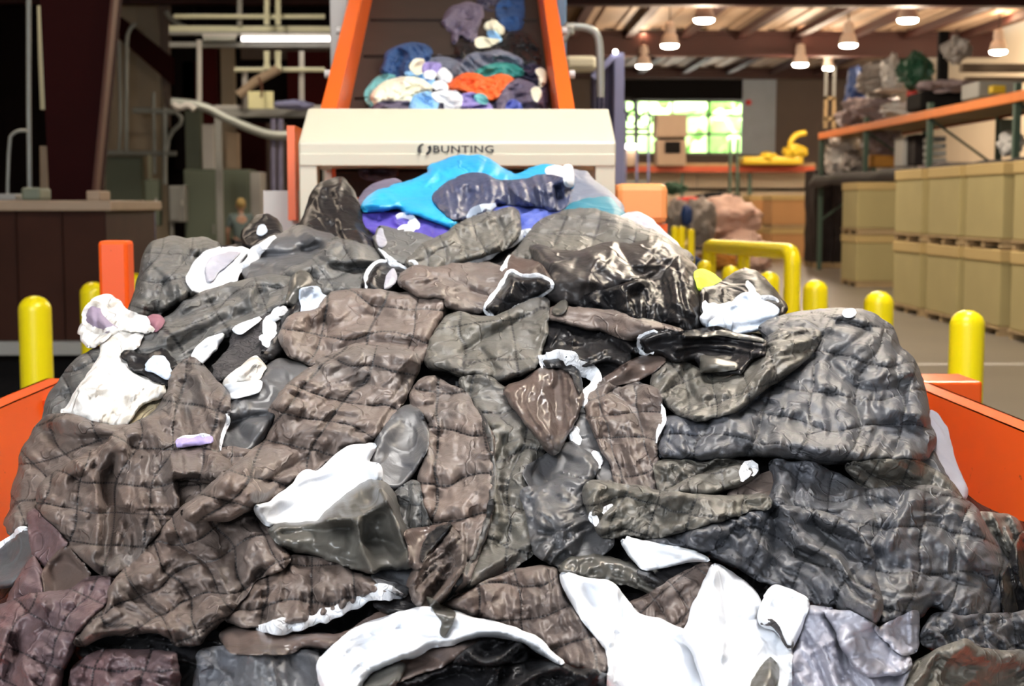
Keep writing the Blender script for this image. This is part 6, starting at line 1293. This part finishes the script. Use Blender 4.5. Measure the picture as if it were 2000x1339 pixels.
c('rsl', SV, 'olive-grey quilted sleeve lying across the middle right', 'sleeve', 'K 185,225 218,192 330,198 520,235 700,250 890,243 948,268 935,305 830,325 700,355 560,395 400,420 262,414 238,362 200,300', 'olive', H=.15, R=38, q=(1200, 990, 82, 6, -8, 60), qh=.014, wr=(.022, 40, -20, 2.4), folds=[('K 240,360 280,310 310,280', -.05, 8), ('K 860,280 920,290 935,270', -.04, 6)])
rim(PL, 'rsl', 'white_torn_edge', 'K 215,310 235,345 240,370', r=.014, jag=1.5)
rim(PL, 'rsl', 'white_torn_edge', 'K 262,320 290,300 312,280', r=.010, jag=1.5)
c('bkrt', J, 'black shiny quilt hanging at the right edge of the frame', 'jacket', 'K 1915,740 1925,560 1962,440 2005,385 2140,380 2140,900 1960,860', 'black', H=.12, R=40, wr=(.05, 50, 80, 2.4))
c('brl', J, 'dark puckered quilt below the slate jacket, lower right corner', 'jacket', 'K 1580,860 1590,790 1625,735 1760,745 1915,735 2140,700 2140,960 1850,920 1700,920', 'slate', H=.13, R=40, q=(1850, 1230, 60, -10, 10, 60), qh=.016, wr=(.05, 36, 40, 2))
c('brb', J, 'olive-grey jacket in the bottom right corner of the frame', 'jacket', 'K 1440,1300 1475,1040 1520,950 1640,885 1765,838 1800,880 1900,895 2140,880 2140,1300', 'olive', H=.16, R=50, wr=(.040, 56, -50, 2.6), q=(0, 0, 5000, 0, 0, 5000), qh=0)
# --- white things bottom right
c('otn', 'torn_lining', 'torn olive nylon lining above the white fabric, lower centre right', 'lining', 'K 75,545 160,500 260,498 400,540 470,580 540,625 495,660 360,605 290,602 120,575', 'olsatin', H=.09, R=24, torn=3, wr=(.035, 46, 10, 2.4))
c('dbl', S, 'dark blue-black folded scrap between the torn olive lining and brown quilt', 'fabric scrap', 'K 400,560 470,540 600,508 700,515 560,600 500,640', 'black', H=.06, R=16)
c('brq', J, 'brown quilted scrap showing beneath the white pieces, lower right centre', 'jacket', 'K 370,720 390,685 460,648 560,588 690,515 725,545 715,620 650,680 600,800 480,770', 'brown', H=.09, R=26, q=(1330, 1150, 40, -30, 30, 40), qh=.012)
c('uw', 'white_fabric_piece', 'pale pointed fabric under the long dark jacket, lower centre right', 'fabric', 'K 335,425 430,438 560,458 640,478 720,515 640,518 560,532 440,548 380,492', 'white', H=.07, R=18, torn=1)
c('wgs', 'satin_sheet', 'crumpled pale grey satin panel at the bottom right of the white pieces', 'satin', 'K 1030,940 1060,850 1100,700 1180,705 1260,745 1390,790 1480,870 1545,935 1490,1040 1460,1300 1020,1300', 'pale', H=.12, R=34, wr=(.034, 44, 60, 2.6), folds=[('K 1200,740 1260,850 1260,1000', -.05, 8), ('K 1120,900 1180,860 1240,830', .03, 8)])
c('wq', 'pale_quilt', 'pale quilted piece below the tip of the long dark jacket', 'quilt', 'K 1178,708 1300,735 1395,785 1475,865 1540,930 1500,975 1400,990 1310,960 1262,890 1235,805', 'pale', H=.10, R=30, q=(1660, 1200, 40, 12, -12, 40), qh=.008)
c('wpk', 'pale_quilt', 'small pale grey quilted corner at the right, above the dark puckered quilt', 'quilt', 'K 1392,792 1440,775 1500,748 1560,728 1562,800 1552,885 1500,900 1450,860', 'pale', H=.07, R=16, q=(1740, 1220, 16, 0, 0, 16), qh=.006)
c('wl', 'white_fabric_piece', 'large white cotton piece at the bottom, right of the lower centre quilt', 'fabric', 'K 90,560 200,598 290,605 330,622 385,720 480,760 600,800 720,900 820,1020 860,1300 300,1300 302,980 290,880 200,770 130,660', 'white', H=.11, R=34, wr=(.014, 80, 40, 2), folds=[('K 325,640 330,740 300,850', .03, 7), ('K 345,640 350,760 320,860', -.02, 5)], torn=1)
c('wc', 'white_denim_piece', 'white denim piece with a raised peak at the bottom right', 'denim', 'K 718,522 790,555 868,615 925,680 925,760 1000,815 1045,900 1035,1029 1030,1300 720,1300 690,1029 600,830 640,700 690,620', 'white', H=.14, R=36, wr=(.016, 70, 70, 2.4), folds=[('K 720,560 740,760 760,900', .03, 14), ('K 860,630 900,700 920,780', -.02, 6)], torn=1)
c('whl', S, 'dark scrap showing through a hole in the white denim at the bottom right', 'fabric scrap', 'K 875,1100 890,1010 930,925 958,905 992,960 985,1000 960,1100', 'olsatin', H=.04, R=12, torn=2)
c('wcf', 'white_cuff', 'white denim cuff with dark stitching under the long dark jacket', 'cuff', 'K 920,690 968,612 1040,638 1118,680 1095,750 1062,842 1040,885 985,795 915,775', 'white', H=.08, R=18, torn=.8)
rim(PL, 'wcf', 'dark_stitching', 'K 918,775 960,765 985,785 1010,830 1040,880 1050,850', r=.006, mat='charcoal', jag=1)
c('wlump', S, 'small white nub on top of the right hump', 'fabric scrap', 'E 1118,650 1130,640 1165,634 1178,655 1150,668 1125,664', 'white', H=.06, R=8, torn=.5)
resolve()
